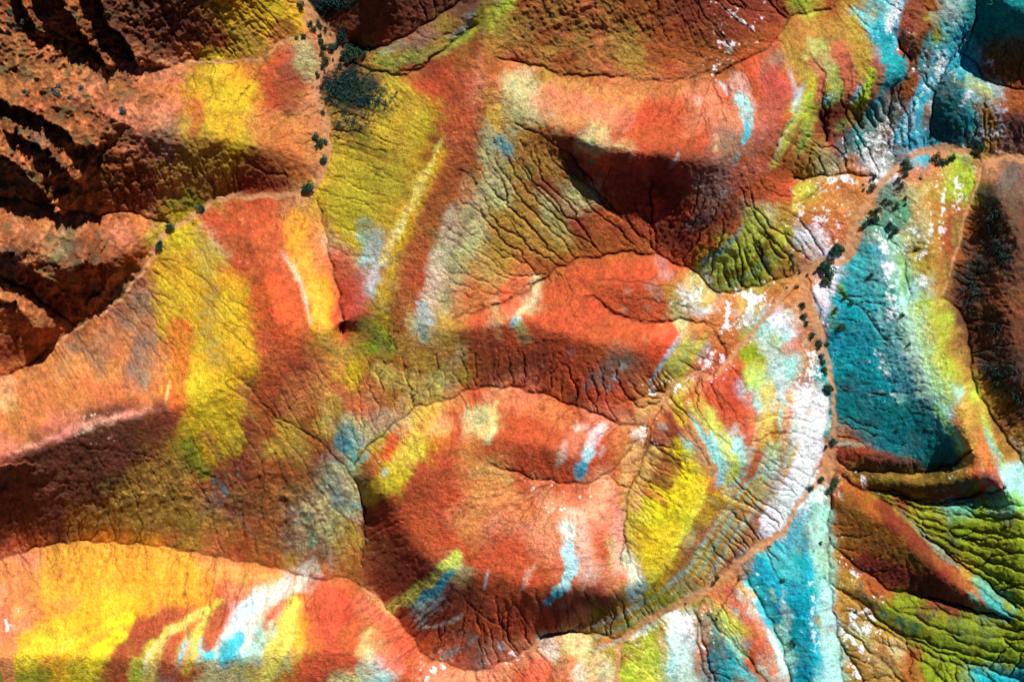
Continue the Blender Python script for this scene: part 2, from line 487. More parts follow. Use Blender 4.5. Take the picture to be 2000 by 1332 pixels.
# ------------------------------------------------------------------ colours of the strata, with shade painted in on some dark slopes
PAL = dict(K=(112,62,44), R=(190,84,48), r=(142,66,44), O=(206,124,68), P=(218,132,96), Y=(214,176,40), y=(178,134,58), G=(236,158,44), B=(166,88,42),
           T=(20,166,178), t=(12,124,126), C=(64,214,232), c=(160,212,205), W=(250,251,255), L=(196,186,130), g=(132,146,34),
           l=(176,190,60), D=(34,44,42), S=(196,130,84), M=(150,112,92), e=(86,158,128))
def lin(c):
    c = np.array(c, float)/255
    return np.where(c <= .04045, c/12.92, ((c+.055)/1.055)**2.4)
def colr(s):
    return lin(PAL[s]) if s in PAL else lin([int(s[i:i+2], 16) for i in (0, 2, 4)])
GRID = """BBBBrrrryYYODrrrrrMlyyyyyBrrrrrlByCBBcTt
OBOBrrrrrYOOSrrrMylyyyyyyyyrrBRyyyCBlCtt
OOOOOPPOYRRMSDyyrBOByyyByBBBBRMyLyTBCCBy
OOOPOOOYYYRrSDDBRRPOLyOOOORPRRRylRBBWCcB
BOBOPPPOYYOOSyyYYRRyLLORRRRPPPRlryTBTTyB
OMOBOPMyyyBOSyyYYrrLyBrLRRRRMMByrTMCTTyM
OBBOBByyyrrBSYYYYrBLyyrRRRRRMRByLOWSSlSM
OOBOBryyyBBSYYYYyRLLyrLrRRRMMRRyOOSLylDM
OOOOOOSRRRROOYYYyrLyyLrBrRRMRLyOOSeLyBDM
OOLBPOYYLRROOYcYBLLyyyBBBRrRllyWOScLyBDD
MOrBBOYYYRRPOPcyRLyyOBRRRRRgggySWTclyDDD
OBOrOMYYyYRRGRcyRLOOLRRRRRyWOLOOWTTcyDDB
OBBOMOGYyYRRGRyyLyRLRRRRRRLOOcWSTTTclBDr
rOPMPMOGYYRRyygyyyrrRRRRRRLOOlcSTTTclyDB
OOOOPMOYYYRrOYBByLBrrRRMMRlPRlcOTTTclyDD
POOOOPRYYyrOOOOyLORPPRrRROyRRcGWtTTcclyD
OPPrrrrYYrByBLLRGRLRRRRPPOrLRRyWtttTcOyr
PrrrrrygYryyBTlRYRORRRPROrrccRcWSrtttlOy
rrrrryyyBrBBMLyYRROORRRROrYYcBcWSyyyyyRc
rrrryyyyMrByLLrRRROORPPPOYYYyLWcBBgrgTgc
rrryyyyyyBBMLyrRRROPPPcPyyYyyMWcBBrggggg
POOGGGOyOBByMyrrRRRRRccRLyyLMSTTyBrrgggg
PPOGGGGOOOOOOBrrrLRRRRcPcYyySTTTyyBrrygg
POOGYGORRPPORRRrcrrRRTMryggSOCTTyyggrrTg
POYYYRlyRcLGRRRRrrRRRRPggyWLlRTTyLyggggg
PYYYRlyLCcLYRRLRRRMPPLyyylcMTRcTcyLBgggg
gyYyrlMBLLyRrLcRPPPPRRLPllcMTRcTcyyBggTT""".split('\n')
for r_ in GRID: assert len(r_) == 40, r_
GRID = [list(r_) for r_ in GRID]
# row, first column, last column, colour: recoloured beds; K and r also paint shade into dark slopes
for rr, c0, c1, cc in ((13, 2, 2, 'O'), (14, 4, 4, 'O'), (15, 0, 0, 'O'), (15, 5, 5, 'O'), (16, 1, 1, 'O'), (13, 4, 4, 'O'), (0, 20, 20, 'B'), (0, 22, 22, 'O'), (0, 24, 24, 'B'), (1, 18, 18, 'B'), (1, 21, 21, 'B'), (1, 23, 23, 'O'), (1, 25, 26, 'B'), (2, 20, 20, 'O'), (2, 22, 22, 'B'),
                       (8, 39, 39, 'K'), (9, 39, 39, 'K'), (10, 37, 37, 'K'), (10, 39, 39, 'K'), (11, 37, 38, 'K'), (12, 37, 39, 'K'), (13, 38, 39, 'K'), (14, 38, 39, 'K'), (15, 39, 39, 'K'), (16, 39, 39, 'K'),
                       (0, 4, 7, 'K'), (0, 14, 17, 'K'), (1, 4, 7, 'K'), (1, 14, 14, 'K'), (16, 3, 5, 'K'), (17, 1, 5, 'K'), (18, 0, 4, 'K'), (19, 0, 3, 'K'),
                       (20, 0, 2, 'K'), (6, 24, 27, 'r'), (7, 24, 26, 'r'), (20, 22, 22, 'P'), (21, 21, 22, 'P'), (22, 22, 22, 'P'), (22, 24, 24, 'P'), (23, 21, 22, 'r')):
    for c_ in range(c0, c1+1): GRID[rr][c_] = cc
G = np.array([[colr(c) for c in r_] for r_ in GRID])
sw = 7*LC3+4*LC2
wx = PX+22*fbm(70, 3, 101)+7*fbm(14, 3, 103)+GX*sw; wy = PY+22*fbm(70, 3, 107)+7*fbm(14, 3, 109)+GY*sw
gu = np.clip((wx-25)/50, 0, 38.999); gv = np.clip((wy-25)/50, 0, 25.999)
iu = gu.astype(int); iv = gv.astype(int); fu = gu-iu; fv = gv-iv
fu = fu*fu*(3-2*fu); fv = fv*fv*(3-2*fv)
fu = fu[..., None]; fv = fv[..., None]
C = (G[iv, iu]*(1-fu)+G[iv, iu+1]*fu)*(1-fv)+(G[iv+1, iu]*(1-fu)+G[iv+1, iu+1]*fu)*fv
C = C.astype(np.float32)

N1 = fbm(30, 3, 201); N2 = fbm(9, 3, 205); N3 = fbm(4.2, 2, 209, .9)+.25*rng.randn(NY, NX).astype(np.float32)
# colour | half width | feather | opacity | kind: n plain, k flecked, f fringed down-slope | points
STK = """
Y 50 22 .9 n|430,150 430,200 430,260 450,300
G 14 14 .8 n|380,190 378,220
R 14 10 .8 n|388,205 383,240 382,262
Y 9 8 .8 n|362,220 358,270
y 40 25 .8 n|400,300 400,340 360,380
g 22 16 .8 n|355,400 325,412 380,395
r 30 22 .8 n|500,330 540,350 480,350
O 35 25 .6 n|500,240 560,300 590,320
r 28 18 .8 n|575,160 560,190
Y 45 20 .9 n|460,10 540,20 560,40
y 30 20 .8 n|480,70 500,105
r 20 14 .8 n|548,55 560,62
L 20 14 .7 n|592,90 600,120 608,150
D0B838 55 30 1 n|780,210 760,300 740,380
D0B838 40 25 1 n|670,290 670,360 680,420
80702A 50 20 .5 k|700,240 720,300
80702A 40 20 .4 k|780,260 740,360
EEDC50 5 5 .9 n|868,268 845,310 820,360 790,415 768,460 745,510 728,560
Y 12 10 .9 n|862,300 835,360 800,425 775,480 755,540 740,590
A8B890 13 12 .9 n|708,435 722,470 732,500
C8D8C8 13 9 .95 n|722,480 736,510 728,545
W 4 5 .95 n|733,515 728,540 724,562
E0B090 22 16 .7 n|640,470 680,505 705,530
D86048 30 20 .9 n|665,520 690,570 700,600
G 22 16 .85 n|575,440 590,520 615,570 630,620
F8B040 14 12 .9 n|612,560 625,600 632,640
F8D8C0 5 6 .9 n|549,490 560,510 575,530 590,550 598,590 605,630
R 40 25 .8 n|510,420 515,520 550,620 535,690
E06030 30 20 .8 n|500,600 530,560 560,640
Y 62 22 .95 n|350,470 370,560 390,640
E8B028 40 20 .95 n|435,560 450,640 440,720
Y 45 16 .95 n|430,740 425,800 430,850
E8B028 22 14 .8 n|480,690 420,750
A09050 20 16 .7 k|385,460 415,540 405,640 430,700
E07030 18 10 .9 n|352,650 350,720 345,790
F0E080 4 4 .9 n|330,745 323,790
Y 6 6 .8 n|318,750 312,775
g 12 10 .9 n|352,865 375,890 400,925
y 10 8 .8 n|400,850 430,890
60A0B0 5 5 .9 k|418,938 436,948 445,965
A89070 5 7 .6 n|445,965 470,1015 520,1070
8A8068 20 14 .42 k|270,590 285,680 280,760
8A8068 14 12 .4 k|210,640 190,720 180,760
8A8068 12 12 .4 k|150,670 110,740 
80785A 22 14 .4 k|140,470 90,490 40,440
F0A088 8 6 .9 n|0,893 80,867 180,827 310,796
F8D0B8 3 3 .8 k|150,850 200,823
EBB078 14 10 .8 n|12,790 20,750
G 60 35 .8 n|120,1130 240,1110 340,1130
E8B028 40 22 .95 n|50,1275 150,1240 230,1190 280,1160
E0C030 20 10 .9 n|50,1290 90,1260 130,1235
E0C030 26 14 .9 n|200,1280 130,1310 160,1330
E89030 6 6 .8 n|80,1300 130,1255 200,1215
E8D040 9 7 .8 n|110,1275 150,1245
E0C830 7 5 .9 n|258,1232 215,1268 190,1290
B85030 20 9 .9 n|350,1195 290,1225 245,1255 225,1300 230,1340
D8C860 10 6 .95 n|400,1190 350,1225 310,1245 292,1275 290,1335
D0C8A0 3 3 .8 n|310,1248 283,1280 280,1320
C05838 12 8 .9 n|370,1225 335,1260 325,1300 
D0B840 10 6 .9 n|430,1175 405,1220 380,1245 370,1280 365,1310
88C8D0 3 3 .95 n|368,1235 360,1260 352,1285 354,1305
C86040 14 8 .9 n|465,1180 430,1215 400,1260 
D8D0C0 26 10 .9 n|600,1125 540,1145 490,1180 465,1230 450,1275
B8DCE0 14 7 .95 n|500,1170 470,1210 455,1250 447,1285
30B0C8 7 6 .95 n|460,1250 445,1280 470,1300
C85038 7 6 .8 n|525,1200 515,1230 500,1250
C05838 5 5 .7 n|480,1155 455,1190
70B8B0 8 6 .9 n|512,1225 503,1248
E8C840 16 11 .9 n|575,1180 560,1230 545,1270 520,1310
D8C860 18 14 .8 n|540,1270 510,1330
D05038 40 22 .85 n|640,1160 640,1230 610,1290
E0B070 14 10 .8 n|725,1235 705,1270
80C0A0 8 8 .85 n|706,1290 700,1315
E07858 24 16 .7 n|720,1180 740,1200
F0A868 6 6 .8 n|700,1135 740,1175 790,1240 
D0D0C0 3 3 .8 n|905,1200 880,1218 850,1226 820,1226
A0C8D0 4 4 .8 n|940,1238 918,1254
90B8B8 5 5 .7 n|905,1262 885,1272 862,1285
A0C8D0 6 5 .8 n|960,1286 935,1300
A0C8D0 6 5 .8 n|973,1258 985,1265
W 8 8 .8 k|862,1305 830,1325
D8D060 12 8 .95 n|888,1085 865,1120 830,1150 795,1170 765,1188
40B8D0 6 4 .95 n|888,1100 875,1130 850,1152 820,1172
20A090 6 5 .8 n|830,1160 800,1178 780,1180
D8E0E0 2 3 .9 n|953,1115 946,1150
D0B090 7 5 .8 n|1050,1095 1035,1125 1008,1165
E0B8A0 30 16 .85 n|1120,1010 1125,1060 1140,1110
D8E0D8 15 8 .95 n|1108,1030 1108,1080 1115,1110
A8E4EC 12 6 .95 n|1112,1070 1115,1110 1112,1140 1090,1162
30B4CC 8 5 1 n|1112,1145 1090,1163 1062,1176
D8D8D0 3 4 .8 n|1155,1100 1147,1130 1137,1155
A0A0A0 8 8 .6 n|1110,1180 1085,1185
F0B098 7 7 .7 n|1216,1010 1208,1060 1214,1120
E8C880 4 4 .8 n|1224,1000 1221,1050
C8B838 26 14 .9 n|1250,990 1255,1050 1265,1100
DDE4C8 14 9 .9 n|1225,1090 1245,1130 1240,1160
D0E8E8 9 7 .9 n|1250,1120 1262,1140 1230,1165
E0C81C 34 16 .9 n|1300,970 1300,1030 1285,1090
F0E848 6 5 .95 n|1386,932 1372,970 1345,1015 1320,1060 1295,1105 1260,1145
E0C81C 24 10 .95 n|1320,880 1350,930 1350,970
743C22 17 5 .95 n|1272,872 1300,892 1312,905
743C22 19 4 .95 n|1268,905 1290,930 1305,940
C07038 12 6 .9 n|1262,905 1320,925
C05A34 10 6 .8 n|1240,945 1280,970 1300,985
B0C4B8 9 6 .8 n|1283,826 1305,840
A06048 14 8 .8 n|1290,850 1310,870
C8703C 14 7 .9 n|1335,825 1370,880 1400,930 1390,955
C8C858 17 7 .95 n|1365,790 1400,840 1432,885 1428,930
B8D848 6 5 .9 n|1442,880 1440,910 1430,940
80C8D0 6 4 .95 n|1348,810 1372,850 1400,890 1416,920 1404,950
C05030 24 10 .9 n|1395,750 1440,800 1466,850
A8B0C0 9 8 .8 n|1440,740 1460,775 1475,800
D0B030 12 8 .8 n|1318,780 1330,820
D87038 12 9 .7 n|1350,770 1370,800
90B020 15 10 .9 n|1460,690 1475,705
C0D060 14 10 .8 n|1480,720 1475,750 1465,730
D8CC60 14 14 .8 n|1495,760 1500,820 1490,870
B8D4D0 12 10 .8 n|1500,620 1490,660 1520,720 1535,790
E8A040 8 9 .8 n|1503,780 1505,860
C86C50 8 8 .7 n|1545,760 1540,850 1520,930
A8D0C0 6 7 .7 n|1558,780 1548,860 1535,920
40A8B0 6 4 .9 n|1510,880 1500,915 1488,935
E07050 12 10 .8 n|1535,680 1548,672
W 18 8 .9 k|1595,690 1575,760 1560,810
W 17 6 1 n|1602,800 1590,850 1560,900
W 20 6 .95 n|1585,880 1555,950 1530,1000 1500,1030
C0DCE0 10 8 .7 k|1600,830 1580,900 1550,960
A0B848 6 6 .8 k|1592,760 1590,800
E0C89C 13 9 .85 n|1046,552 1025,590 1014,612
B0D8B8 9 7 .9 n|1018,615 1005,635
40B8C8 5 4 .9 n|1008,618 998,640
90A060 12 8 .8 n|1015,640 1025,662
D0A880 9 7 .7 n|1225,565 1228,575
B88878 13 10 .7 n|1275,565 1285,582
B88868 9 8 .7 n|1215,600 1222,610
C08870 9 8 .7 n|1265,603
C09088 14 12 .6 n|1290,510 1300,535
D0A838 16 10 .85 n|1355,548 1370,570 1375,590
W 8 4 1 k|1340,582 1365,578 1370,570
W 8 4 1 k|1350,588 1335,590
W 7 5 1 k|1425,598 1418,620 1412,640
D8B050 24 14 .8 n|1465,580 1460,610
W 16 9 1 k|1455,570 1475,590 1450,625
W 7 3 1 k|1388,685 1382,705 1372,722
W 4 3 1 k|1410,695 1408,705
W 5 3 1 k|1352,738 1360,738
W 5 4 .9 k|1330,750 1315,768
W 5 4 .9 k|1270,764 1276,766
E4502C 24 10 .9 n|1300,650 1290,680
E85030 16 8 .9 n|1315,650 1300,690
A8D0DC 5 4 .95 n|1330,650 1318,675 1300,705 1275,735 1268,750
C8C858 9 4 .95 n|1345,648 1330,685 1310,715 1285,745
98B070 4 3 .8 n|1362,650 1345,690 1320,725 1300,745
C0B848 8 4 .85 n|1378,650 1360,690 1330,725
B0A898 5 4 .8 n|1386,665 1365,705
A0B0B0 7 5 .8 n|1220,708 1214,722
80B0B8 6 4 .85 n|1202,732 1198,742
70A8A8 7 4 .85 n|1190,752 1184,764
A09090 9 7 .6 n|1120,680 1115,700
A09090 9 7 .6 n|1150,760 1140,750
F0B070 22 14 .8 n|790,800 770,830 860,830
F0C050 16 12 .9 n|840,790 830,830 800,870 780,900
E8D048 18 12 .9 n|820,870 790,910 760,930
C8B020 20 12 .9 n|770,930 740,950 725,975
E05030 12 9 .9 n|765,860 755,890
B04028 18 12 .8 n|735,900 725,915
B8E0D8 4 4 .9 n|758,915 750,925
D8C898 20 16 .8 n|745,820 720,850
B8B898 14 10 .7 n|700,860 710,890
5090A8 10 7 .85 n|662,862 680,870 672,880
308888 6 5 .8 n|700,892 690,905 685,920
60C8C8 3 3 .95 n|720,880 710,895 703,905
E0C058 6 6 .8 n|715,875 700,890
A8A890 20 16 .8 k|640,930 650,960 690,1000
A0B098 16 12 .8 n|640,940 660,965
70A098 12 10 .75 k|655,975 690,970 700,990
88A090 20 16 .7 k|590,1030 620,1010 570,1000
C0A838 10 10 .8 n|690,1030 700,1060
E8C080 10 9 .85 n|970,790 960,830 940,850
C8DCA8 8 6 .9 n|968,830 960,850 950,868
D0A060 12 12 .6 n|930,920 960,915 990,930
E89058 26 16 .8 n|900,1000 960,960 1010,990
E0B0A0 6 5 .8 n|1130,840 1150,830
E8D0C8 9 7 .85 n|1180,825 1160,850 1150,880
A0DCE4 8 5 .95 n|1153,880 1145,905
28A8C0 7 5 1 n|1142,910 1128,930
D8B8A8 3 4 .8 n|1178,870 1172,895
D0C0A8 6 5 .85 n|1105,860 1098,885 1088,910
D0A890 3 4 .6 n|1042,875 1030,900
E8C8B0 7 6 .8 n|1120,835 1135,835
W 6 4 1 k|1258,838 1258,850
E8C0B0 10 8 .7 n|1240,845 1250,850
W 3 3 .6 k|1040,955
W 3 3 .7 k|1098,960
W 3 3 .7 k|1132,970
W 3 3 .6 k|1085,995
F0A080 20 16 .7 n|1180,930 1190,980 1170,1000
E8B070 14 10 .7 n|1240,880 1220,940
C8B898 20 12 .85 n|880,420 875,470 
D8C8A8 18 12 .85 n|855,500 850,560 835,590
A8C0B0 14 10 .85 n|830,600 820,640
605C50 9 7 .6 k|925,400 905,450 885,490 885,540 870,590
D0A060 22 16 .7 n|940,520 960,540 1000,560
E05C38 26 12 .85 n|1000,590 1000,570 1010,560
C85838 26 14 .6 n|970,630 940,640
90602C 14 10 .7 n|870,380 850,410
C05A30 14 10 .7 n|830,470 820,500
C05A30 14 10 .7 n|800,530 790,560
A04828 12 9 .7 n|775,610 780,640
A89020 14 10 .8 n|735,600 750,630
8A8C20 12 9 .8 n|720,630 745,660
D4BC84 22 18 .7 n|1005,160 1020,190 1045,225
A8B890 10 10 .6 k|1000,165 1010,200
D8B850 12 9 .8 n|972,210 975,235
A8A070 24 16 .7 k|1010,235 960,270
7C9890 16 10 .85 k|975,280 1000,290 990,300
78A8A0 8 6 .8 n|975,280 990,290
D8A858 18 16 .7 n|1090,210 1150,230 1200,220
D8B060 12 12 .75 n|1175,245 1172,268
A8A868 12 9 .8 n|1160,280 1165,300
408070 7 6 .8 n|1150,312 1158,325
98C0C0 4 4 .9 n|1156,283
C8C0A8 4 4 .8 n|1244,285 1236,300 1230,318
C8D0C0 4 4 .85 n|1326,298 1320,312 1308,328
E0A080 9 8 .8 n|1395,260 1402,280
C8C880 5 4 .85 n|1400,282 1396,300
E0A898 16 10 .85 n|1435,160 1450,190 1460,220
A8D8DC 11 7 .95 n|1447,200 1458,225 1462,245
30B8D0 8 4 1 n|1462,240 1455,265 1447,285
90A8A8 5 5 .7 n|1445,295 1432,325
D8C8C0 4 4 .8 n|1500,240 1490,260 1482,280
C8D8D8 4 4 .9 n|1398,158 1412,168 1420,185
E0B8A8 7 6 .7 n|1360,190 1368,205
90A898 8 5 .85 k|1418,88 1430,100
W 5 4 .9 k|1410,10 1415,20 1460,50 1475,58
W 4 3 1 k|1395,135 1400,137
W 4 3 .9 k|1405,82 1430,90
6C8084 6 6 .6 n|1290,415 1288,450
507C84 13 8 .6 n|1350,440 1375,430
989070 8 6 .7 n|1372,355 1358,370
A0A8A0 5 4 .7 n|1416,365 1408,388
B8B0A0 4 4 .7 n|1330,395 1345,380
60A8C0 6 5 .95 n|1450,445 1440,465 1415,490 1385,505 1360,518
B8C050 20 8 .9 n|1480,430 1465,475 1430,500 1400,525
7A8828 10 7 .85 n|1430,530 1400,555 
804028 6 4 .85 n|1500,475 1475,510 1440,535 1400,545
70A090 5 4 .8 n|1500,505 1470,540 1410,562
A8A848 9 6 .85 n|1520,500 1490,545
D0C038 12 6 .9 n|1535,450 1525,475
A0B0B8 12 8 .85 k|1560,470 1575,470
B8C8D0 7 5 .9 n|1575,140 1562,190 1552,240 1520,290 1500,325
D8C828 8 6 .9 n|1590,160 1588,185 1570,195
B0B850 7 5 .9 n|1572,205 1550,255 1525,300 1505,335
985038 5 4 .8 n|1592,215 1570,265 1545,305
989840 7 5 .85 n|1592,235 1575,280 1550,320
8A9858 5 4 .8 n|1610,270 1590,300
B8B868 12 9 .8 n|1585,80 1590,100 1570,110
70C0C8 8 5 .95 n|1640,175 1622,195 1610,210
A8C060 10 7 .9 n|1635,135 1638,170 1635,190
408868 7 5 .8 n|1615,210 1630,208
C86848 11 7 .9 n|1600,120 1607,160 1600,185
883C28 18 8 .85 n|1640,205 1620,230 1605,245
C06848 13 8 .9 n|1630,100 1655,145 1660,180
80B8C8 6 4 .9 n|1680,165 1668,190 1660,200
B0C830 11 6 .9 n|1700,150 1695,175 1675,200
C4AC48 13 8 .85 n|1685,100 1690,140
B06850 9 5 .9 n|1705,110 1722,145 1705,185
28A4A8 16 7 .95 n|1715,75 1740,110 1765,130 1740,160
20A0A8 8 5 .9 n|1728,175 1705,205 1685,235
C4F0F0 12 7 .9 n|1750,5 1735,40 
60C8D0 10 7 .9 n|1722,45 1712,70
W 12 8 .9 k|1752,10 1738,50
A0583C 18 8 .9 n|1790,25 1775,50 1800,55
B8A888 7 5 .8 n|1815,20 1830,55
50C0B8 6 5 .8 n|1820,65 1800,115 1795,140
A06048 10 7 .8 n|1780,90 1785,130
C8E0A0 9 8 .8 n|1880,10 1890,30
40B8C8 14 8 .9 n|1900,20 1880,60 1860,90
40BCD4 24 12 .9 n|1850,110 1890,115
W 16 10 .9 k|1845,120 1820,160
88D0C8 20 14 .8 k|1880,140 1900,140
38B8D4 17 7 .98 n|1818,165 1795,205 1775,245
50C8E0 20 8 .98 n|1780,245 1785,280 1765,265
W 14 8 .7 k|1815,165 1770,245
t 26 12 .9 n|1850,170 1840,210 1850,250
106068 20 10 .9 n|1830,255 1835,235
W 8 5 .9 k|1890,185 1870,215
W 22 8 1 k|1735,260 1720,290 1745,300
W 14 8 1 k|1690,300 1700,320 1720,325
48603C 12 8 .9 k|1755,290 1750,310
W 10 6 .9 k|1700,265 1710,290
W 9 7 .9 k|1930,120 1940,135
C8D8D8 12 8 .8 k|1950,210 1955,250
W 11 7 .9 k|1930,262 1955,268
W 9 6 .9 k|1892,285
C8C048 12 10 .8 n|1875,150 1930,180
t 60 30 .9 n|1930,40 2000,20 2050,60
685020 40 24 .9 n|1960,110 2040,120
t 18 10 .9 n|1920,60 1960,50
403040 22 16 .8 n|1990,245 2000,260
W 9 5 .9 k|1622,352 1650,350 1665,358
A0D0D8 9 5 .9 k|1600,368 1622,375
W 10 6 .9 k|1565,400 1560,430
W 20 9 .95 k|1600,430 1600,460 1615,475
W 8 5 .9 k|1638,440 1640,445
C8B848 12 9 .8 n|1560,380 1555,410
W 5 4 .8 k|1585,380
B8B840 14 8 .8 n|1580,370 1560,370
48887A 26 16 .9 n|1735,375 1745,410 1745,440
68B888 12 10 .8 n|1765,400 1770,420
W 7 5 .9 k|1785,450 1790,460
C8A060 8 6 .7 n|1785,400 1790,440
A04830 5 5 .8 n|1855,410 1852,450 1848,480
B86838 9 8 .6 n|1840,500 1835,560
W 11 5 1 k|1870,350 1875,385
W 7 5 .9 k|1870,405
A8C830 15 8 .9 n|1890,340 1892,370
A09040 10 8 .8 n|1872,430 1870,470
W 6 5 .8 k|1845,370 1838,420 1838,460
W 6 5 .8 k|1820,440 1815,470 1800,500
W 6 5 .8 k|1805,540 1800,560
70A8A0 14 10 .8 n|1690,445 1715,460 1740,450
1C98B0 26 12 .9 n|1700,500 1680,540 1690,600
88C8A8 20 12 .9 n|1740,470 1760,500 1755,540
W 7 6 .8 k|1715,450 1730,490
C8E8E8 14 10 .9 k|1738,520 1745,580 1740,630
W 13 9 .9 k|1735,520 1740,600 1735,650
88B860 9 7 .9 n|1765,490 1765,540 1770,580
W 15 6 1 n|1598,565 1610,590
F0F4F4 14 6 1 n|1625,545 1620,570
W 10 6 .9 k|1605,610 1612,630
80B840 10 7 .9 n|1642,560 1650,580
70B830 10 6 .9 n|1630,610 1635,635
40B8C0 9 7 .9 n|1612,560 1630,590
1C98B0 22 10 .9 n|1650,620 1680,660 1640,680
D8ECEC 8 7 .9 k|1715,610 1735,660 1760,710 1790,760
W 7 6 .9 k|1720,690 1735,730
W 4 3 .9 k|1700,770 1720,765 1750,775
A8D8B8 26 16 .8 n|1770,640 1790,720 1820,790
3098A0 12 8 .9 n|1770,760 1810,810 1850,860
90D860 7 5 .95 n|1825,790 1850,830 1870,865
60D8B0 5 4 .95 n|1862,850 1880,885
D0A048 10 8 .85 n|1890,760 1885,820 1895,860
C8B848 9 9 .8 n|1905,720 1915,780 1930,850
0C8088 50 20 .9 n|1670,770 1720,830 1820,860
107C78 16 9 .9 n|1810,895 1860,895
A04028 14 5 .95 n|1648,885 1690,888 1740,900
8C5040 11 5 .9 n|1700,892 1790,905
C8E8C0 4 4 .7 n|1640,866 1700,868
2C2410 14 8 .8 n|1670,918 1740,918 1830,915
685018 24 12 .9 n|1700,940 1790,950 1870,945
B04030 14 8 .95 n|1940,925 1950,945 1925,958
803020 7 5 .9 n|1900,962 1840,970 1790,975
70C8A8 14 8 .9 n|1940,965 1975,990
90D860 14 10 .85 n|1980,975 2010,1000
50B0A8 6 5 .85 k|1820,985 1880,988 1950,985
B8D860 4 4 .85 n|1918,810 1930,840 1945,890 1970,930
80D0C0 4 4 .8 n|1925,840 1940,880 1965,940
E08040 10 8 .8 n|1920,880 1935,905
40A8E0 3 3 .9 k|1980,900 1985,910
W 7 5 .95 k|1685,935 1690,945
W 4 3 .9 k|1865,915
W 5 4 .9 k|1640,960 1645,970
A85020 28 12 .85 n|1660,960 1700,1000 1740,1040
A04024 12 7 .95 n|1715,985 1750,1010 1790,1060 1820,1085
98581C 34 14 .85 n|1660,1030 1720,1060 1760,1090
803020 22 10 .9 n|1700,1095 1770,1130 1850,1145 1800,1100
A85028 12 7 .85 n|1800,1060 1850,1110 1900,1165
40B8A0 6 5 .9 n|1895,1158 1910,1175
A86838 5 4 .95 n|1890,1140 1920,1175 1935,1195
70B8A0 9 7 .85 n|1900,1125 1930,1150 1960,1185
40C0B8 9 7 .95 n|1930,1180 1960,1195 1985,1205
60C8A0 5 5 .8 n|1970,1160 1985,1200
98A820 20 20 .5 n|1800,1000 1900,1010 1990,1050
C8D050 8 10 .6 n|1985,1010 2000,1000
284838 13 7 .9 k|1680,1145 1700,1180 1740,1210 1790,1235
306850 12 9 .6 k|1720,1200 1800,1230
203C38 12 7 .85 k|1790,1195 1815,1205
305040 16 12 .7 k|1860,1220 1880,1240 1920,1250
203C38 12 9 .6 k|1870,1080 1850,1040 
A86830 12 9 .85 n|1720,1270 1760,1300 1800,1332
W 12 8 .95 k|1665,1205 1680,1235 1690,1230
W 5 4 .9 k|1690,1190 1710,1215
W 5 4 .9 k|1645,1230 1670,1255 1685,1270
W 6 4 .8 k|1665,1115 1675,1122
W 7 5 .9 k|1665,1300 1675,1320
C8E8E0 10 6 .8 k|1620,1000 1610,1030
E8F4F4 7 5 .9 n|1605,960 1600,985
E8F4F4 4 3 .95 n|1555,1010 1540,1035
A0D8C8 24 14 .85 n|1610,1010 1600,1060 1610,1130
60A8A0 20 14 .7 n|1555,1040 1560,1070
58C0C8 22 12 .8 n|1520,1085 1550,1120
18B0CC 26 14 .95 n|1555,1160 1575,1220 1570,1290 1570,1340
20A8C4 12 8 .9 n|1575,1060 1580,1130
A8E0DC 18 10 .95 n|1615,1150 1615,1200 1625,1260 1630,1330
W 3 4 .7 k|1590,1160 1585,1200 1590,1250
20A8C8 16 7 .95 n|1485,1110 1510,1150 1525,1180
40B8C8 6 5 .8 n|1465,1150 1495,1210 
A8D050 9 6 .9 n|1503,1145 1515,1175
C0E8E0 7 5 .85 n|1525,1140 1535,1200 1540,1250
A8D8C8 10 8 .8 n|1520,1230 1550,1290
D06848 13 7 .95 n|1420,1150 1455,1200 1490,1260 1510,1310
E09060 10 7 .8 n|1455,1165 1490,1230
W 4 3 .9 n|1500,1230 1525,1280 1540,1330
W 7 5 .7 k|1460,1150 1480,1200
F0D0B0 9 8 .7 n|1440,1135 1450,1165
E0A050 10 6 .8 n|1440,1140 1470,1160
B0C870 8 6 .9 n|1390,1170 1420,1220 1460,1280
508878 13 8 .9 n|1385,1215 1400,1250
40B0B8 12 8 .9 n|1400,1290 1440,1310 1470,1330
90C8A8 7 5 .8 n|1420,1240 1450,1290
C89070 10 7 .7 n|1380,1220 1365,1280
W 18 9 .95 k|1325,1205 1330,1225 1345,1230
B8D8CC 18 12 .85 n|1320,1240 1330,1290 1345,1330
38A0B0 3 3 .9 n|1317,1280
D8B888 6 5 .8 n|1290,1240 1300,1300
C8D048 30 16 .9 n|1250,1260 1265,1310 1280,1340
W 12 8 .8 k|1270,1220 1240,1245
E0D090 26 14 .8 n|1110,1245 1140,1270 1170,1300
D8D0C0 12 10 .7 n|1060,1245 1075,1275
F07050 18 12 .8 n|1055,1300 1050,1340
F07858 18 10 .8 n|1115,1300 1110,1340
D8DCC0 8 7 .8 n|1130,1300 1135,1340
C8D0A0 14 10 .7 n|1185,1310 1190,1340
D86040 40 20 .8 n|760,1250 770,1280
E88868 16 10 .7 n|860,1320 960,1325
W 4 3 .9 k|1000,1275 1010,1285
A87038 22 16 .8 n|1530,60 1560,40 1545,100
A88838 16 10 .85 n|1535,60 1550,110 1575,150
B0A040 14 10 .85 n|1580,150 1590,165 1585,180
E0CC30 8 8 .95 n|1588,150 1591,170 1582,184
B0D848 4 4 .9 n|1594,172 1584,188 1570,194
C0D4D8 4 5 .9 n|1537,120 1547,155 1557,185 1557,203 1545,232
B4BC68 14 8 .9 n|1585,82 1600,95 1605,120 1612,140
C0684C 10 7 .9 n|1590,125 1606,150 1606,180 1596,195
B4C45C 12 7 .95 n|1628,140 1636,165 1634,185
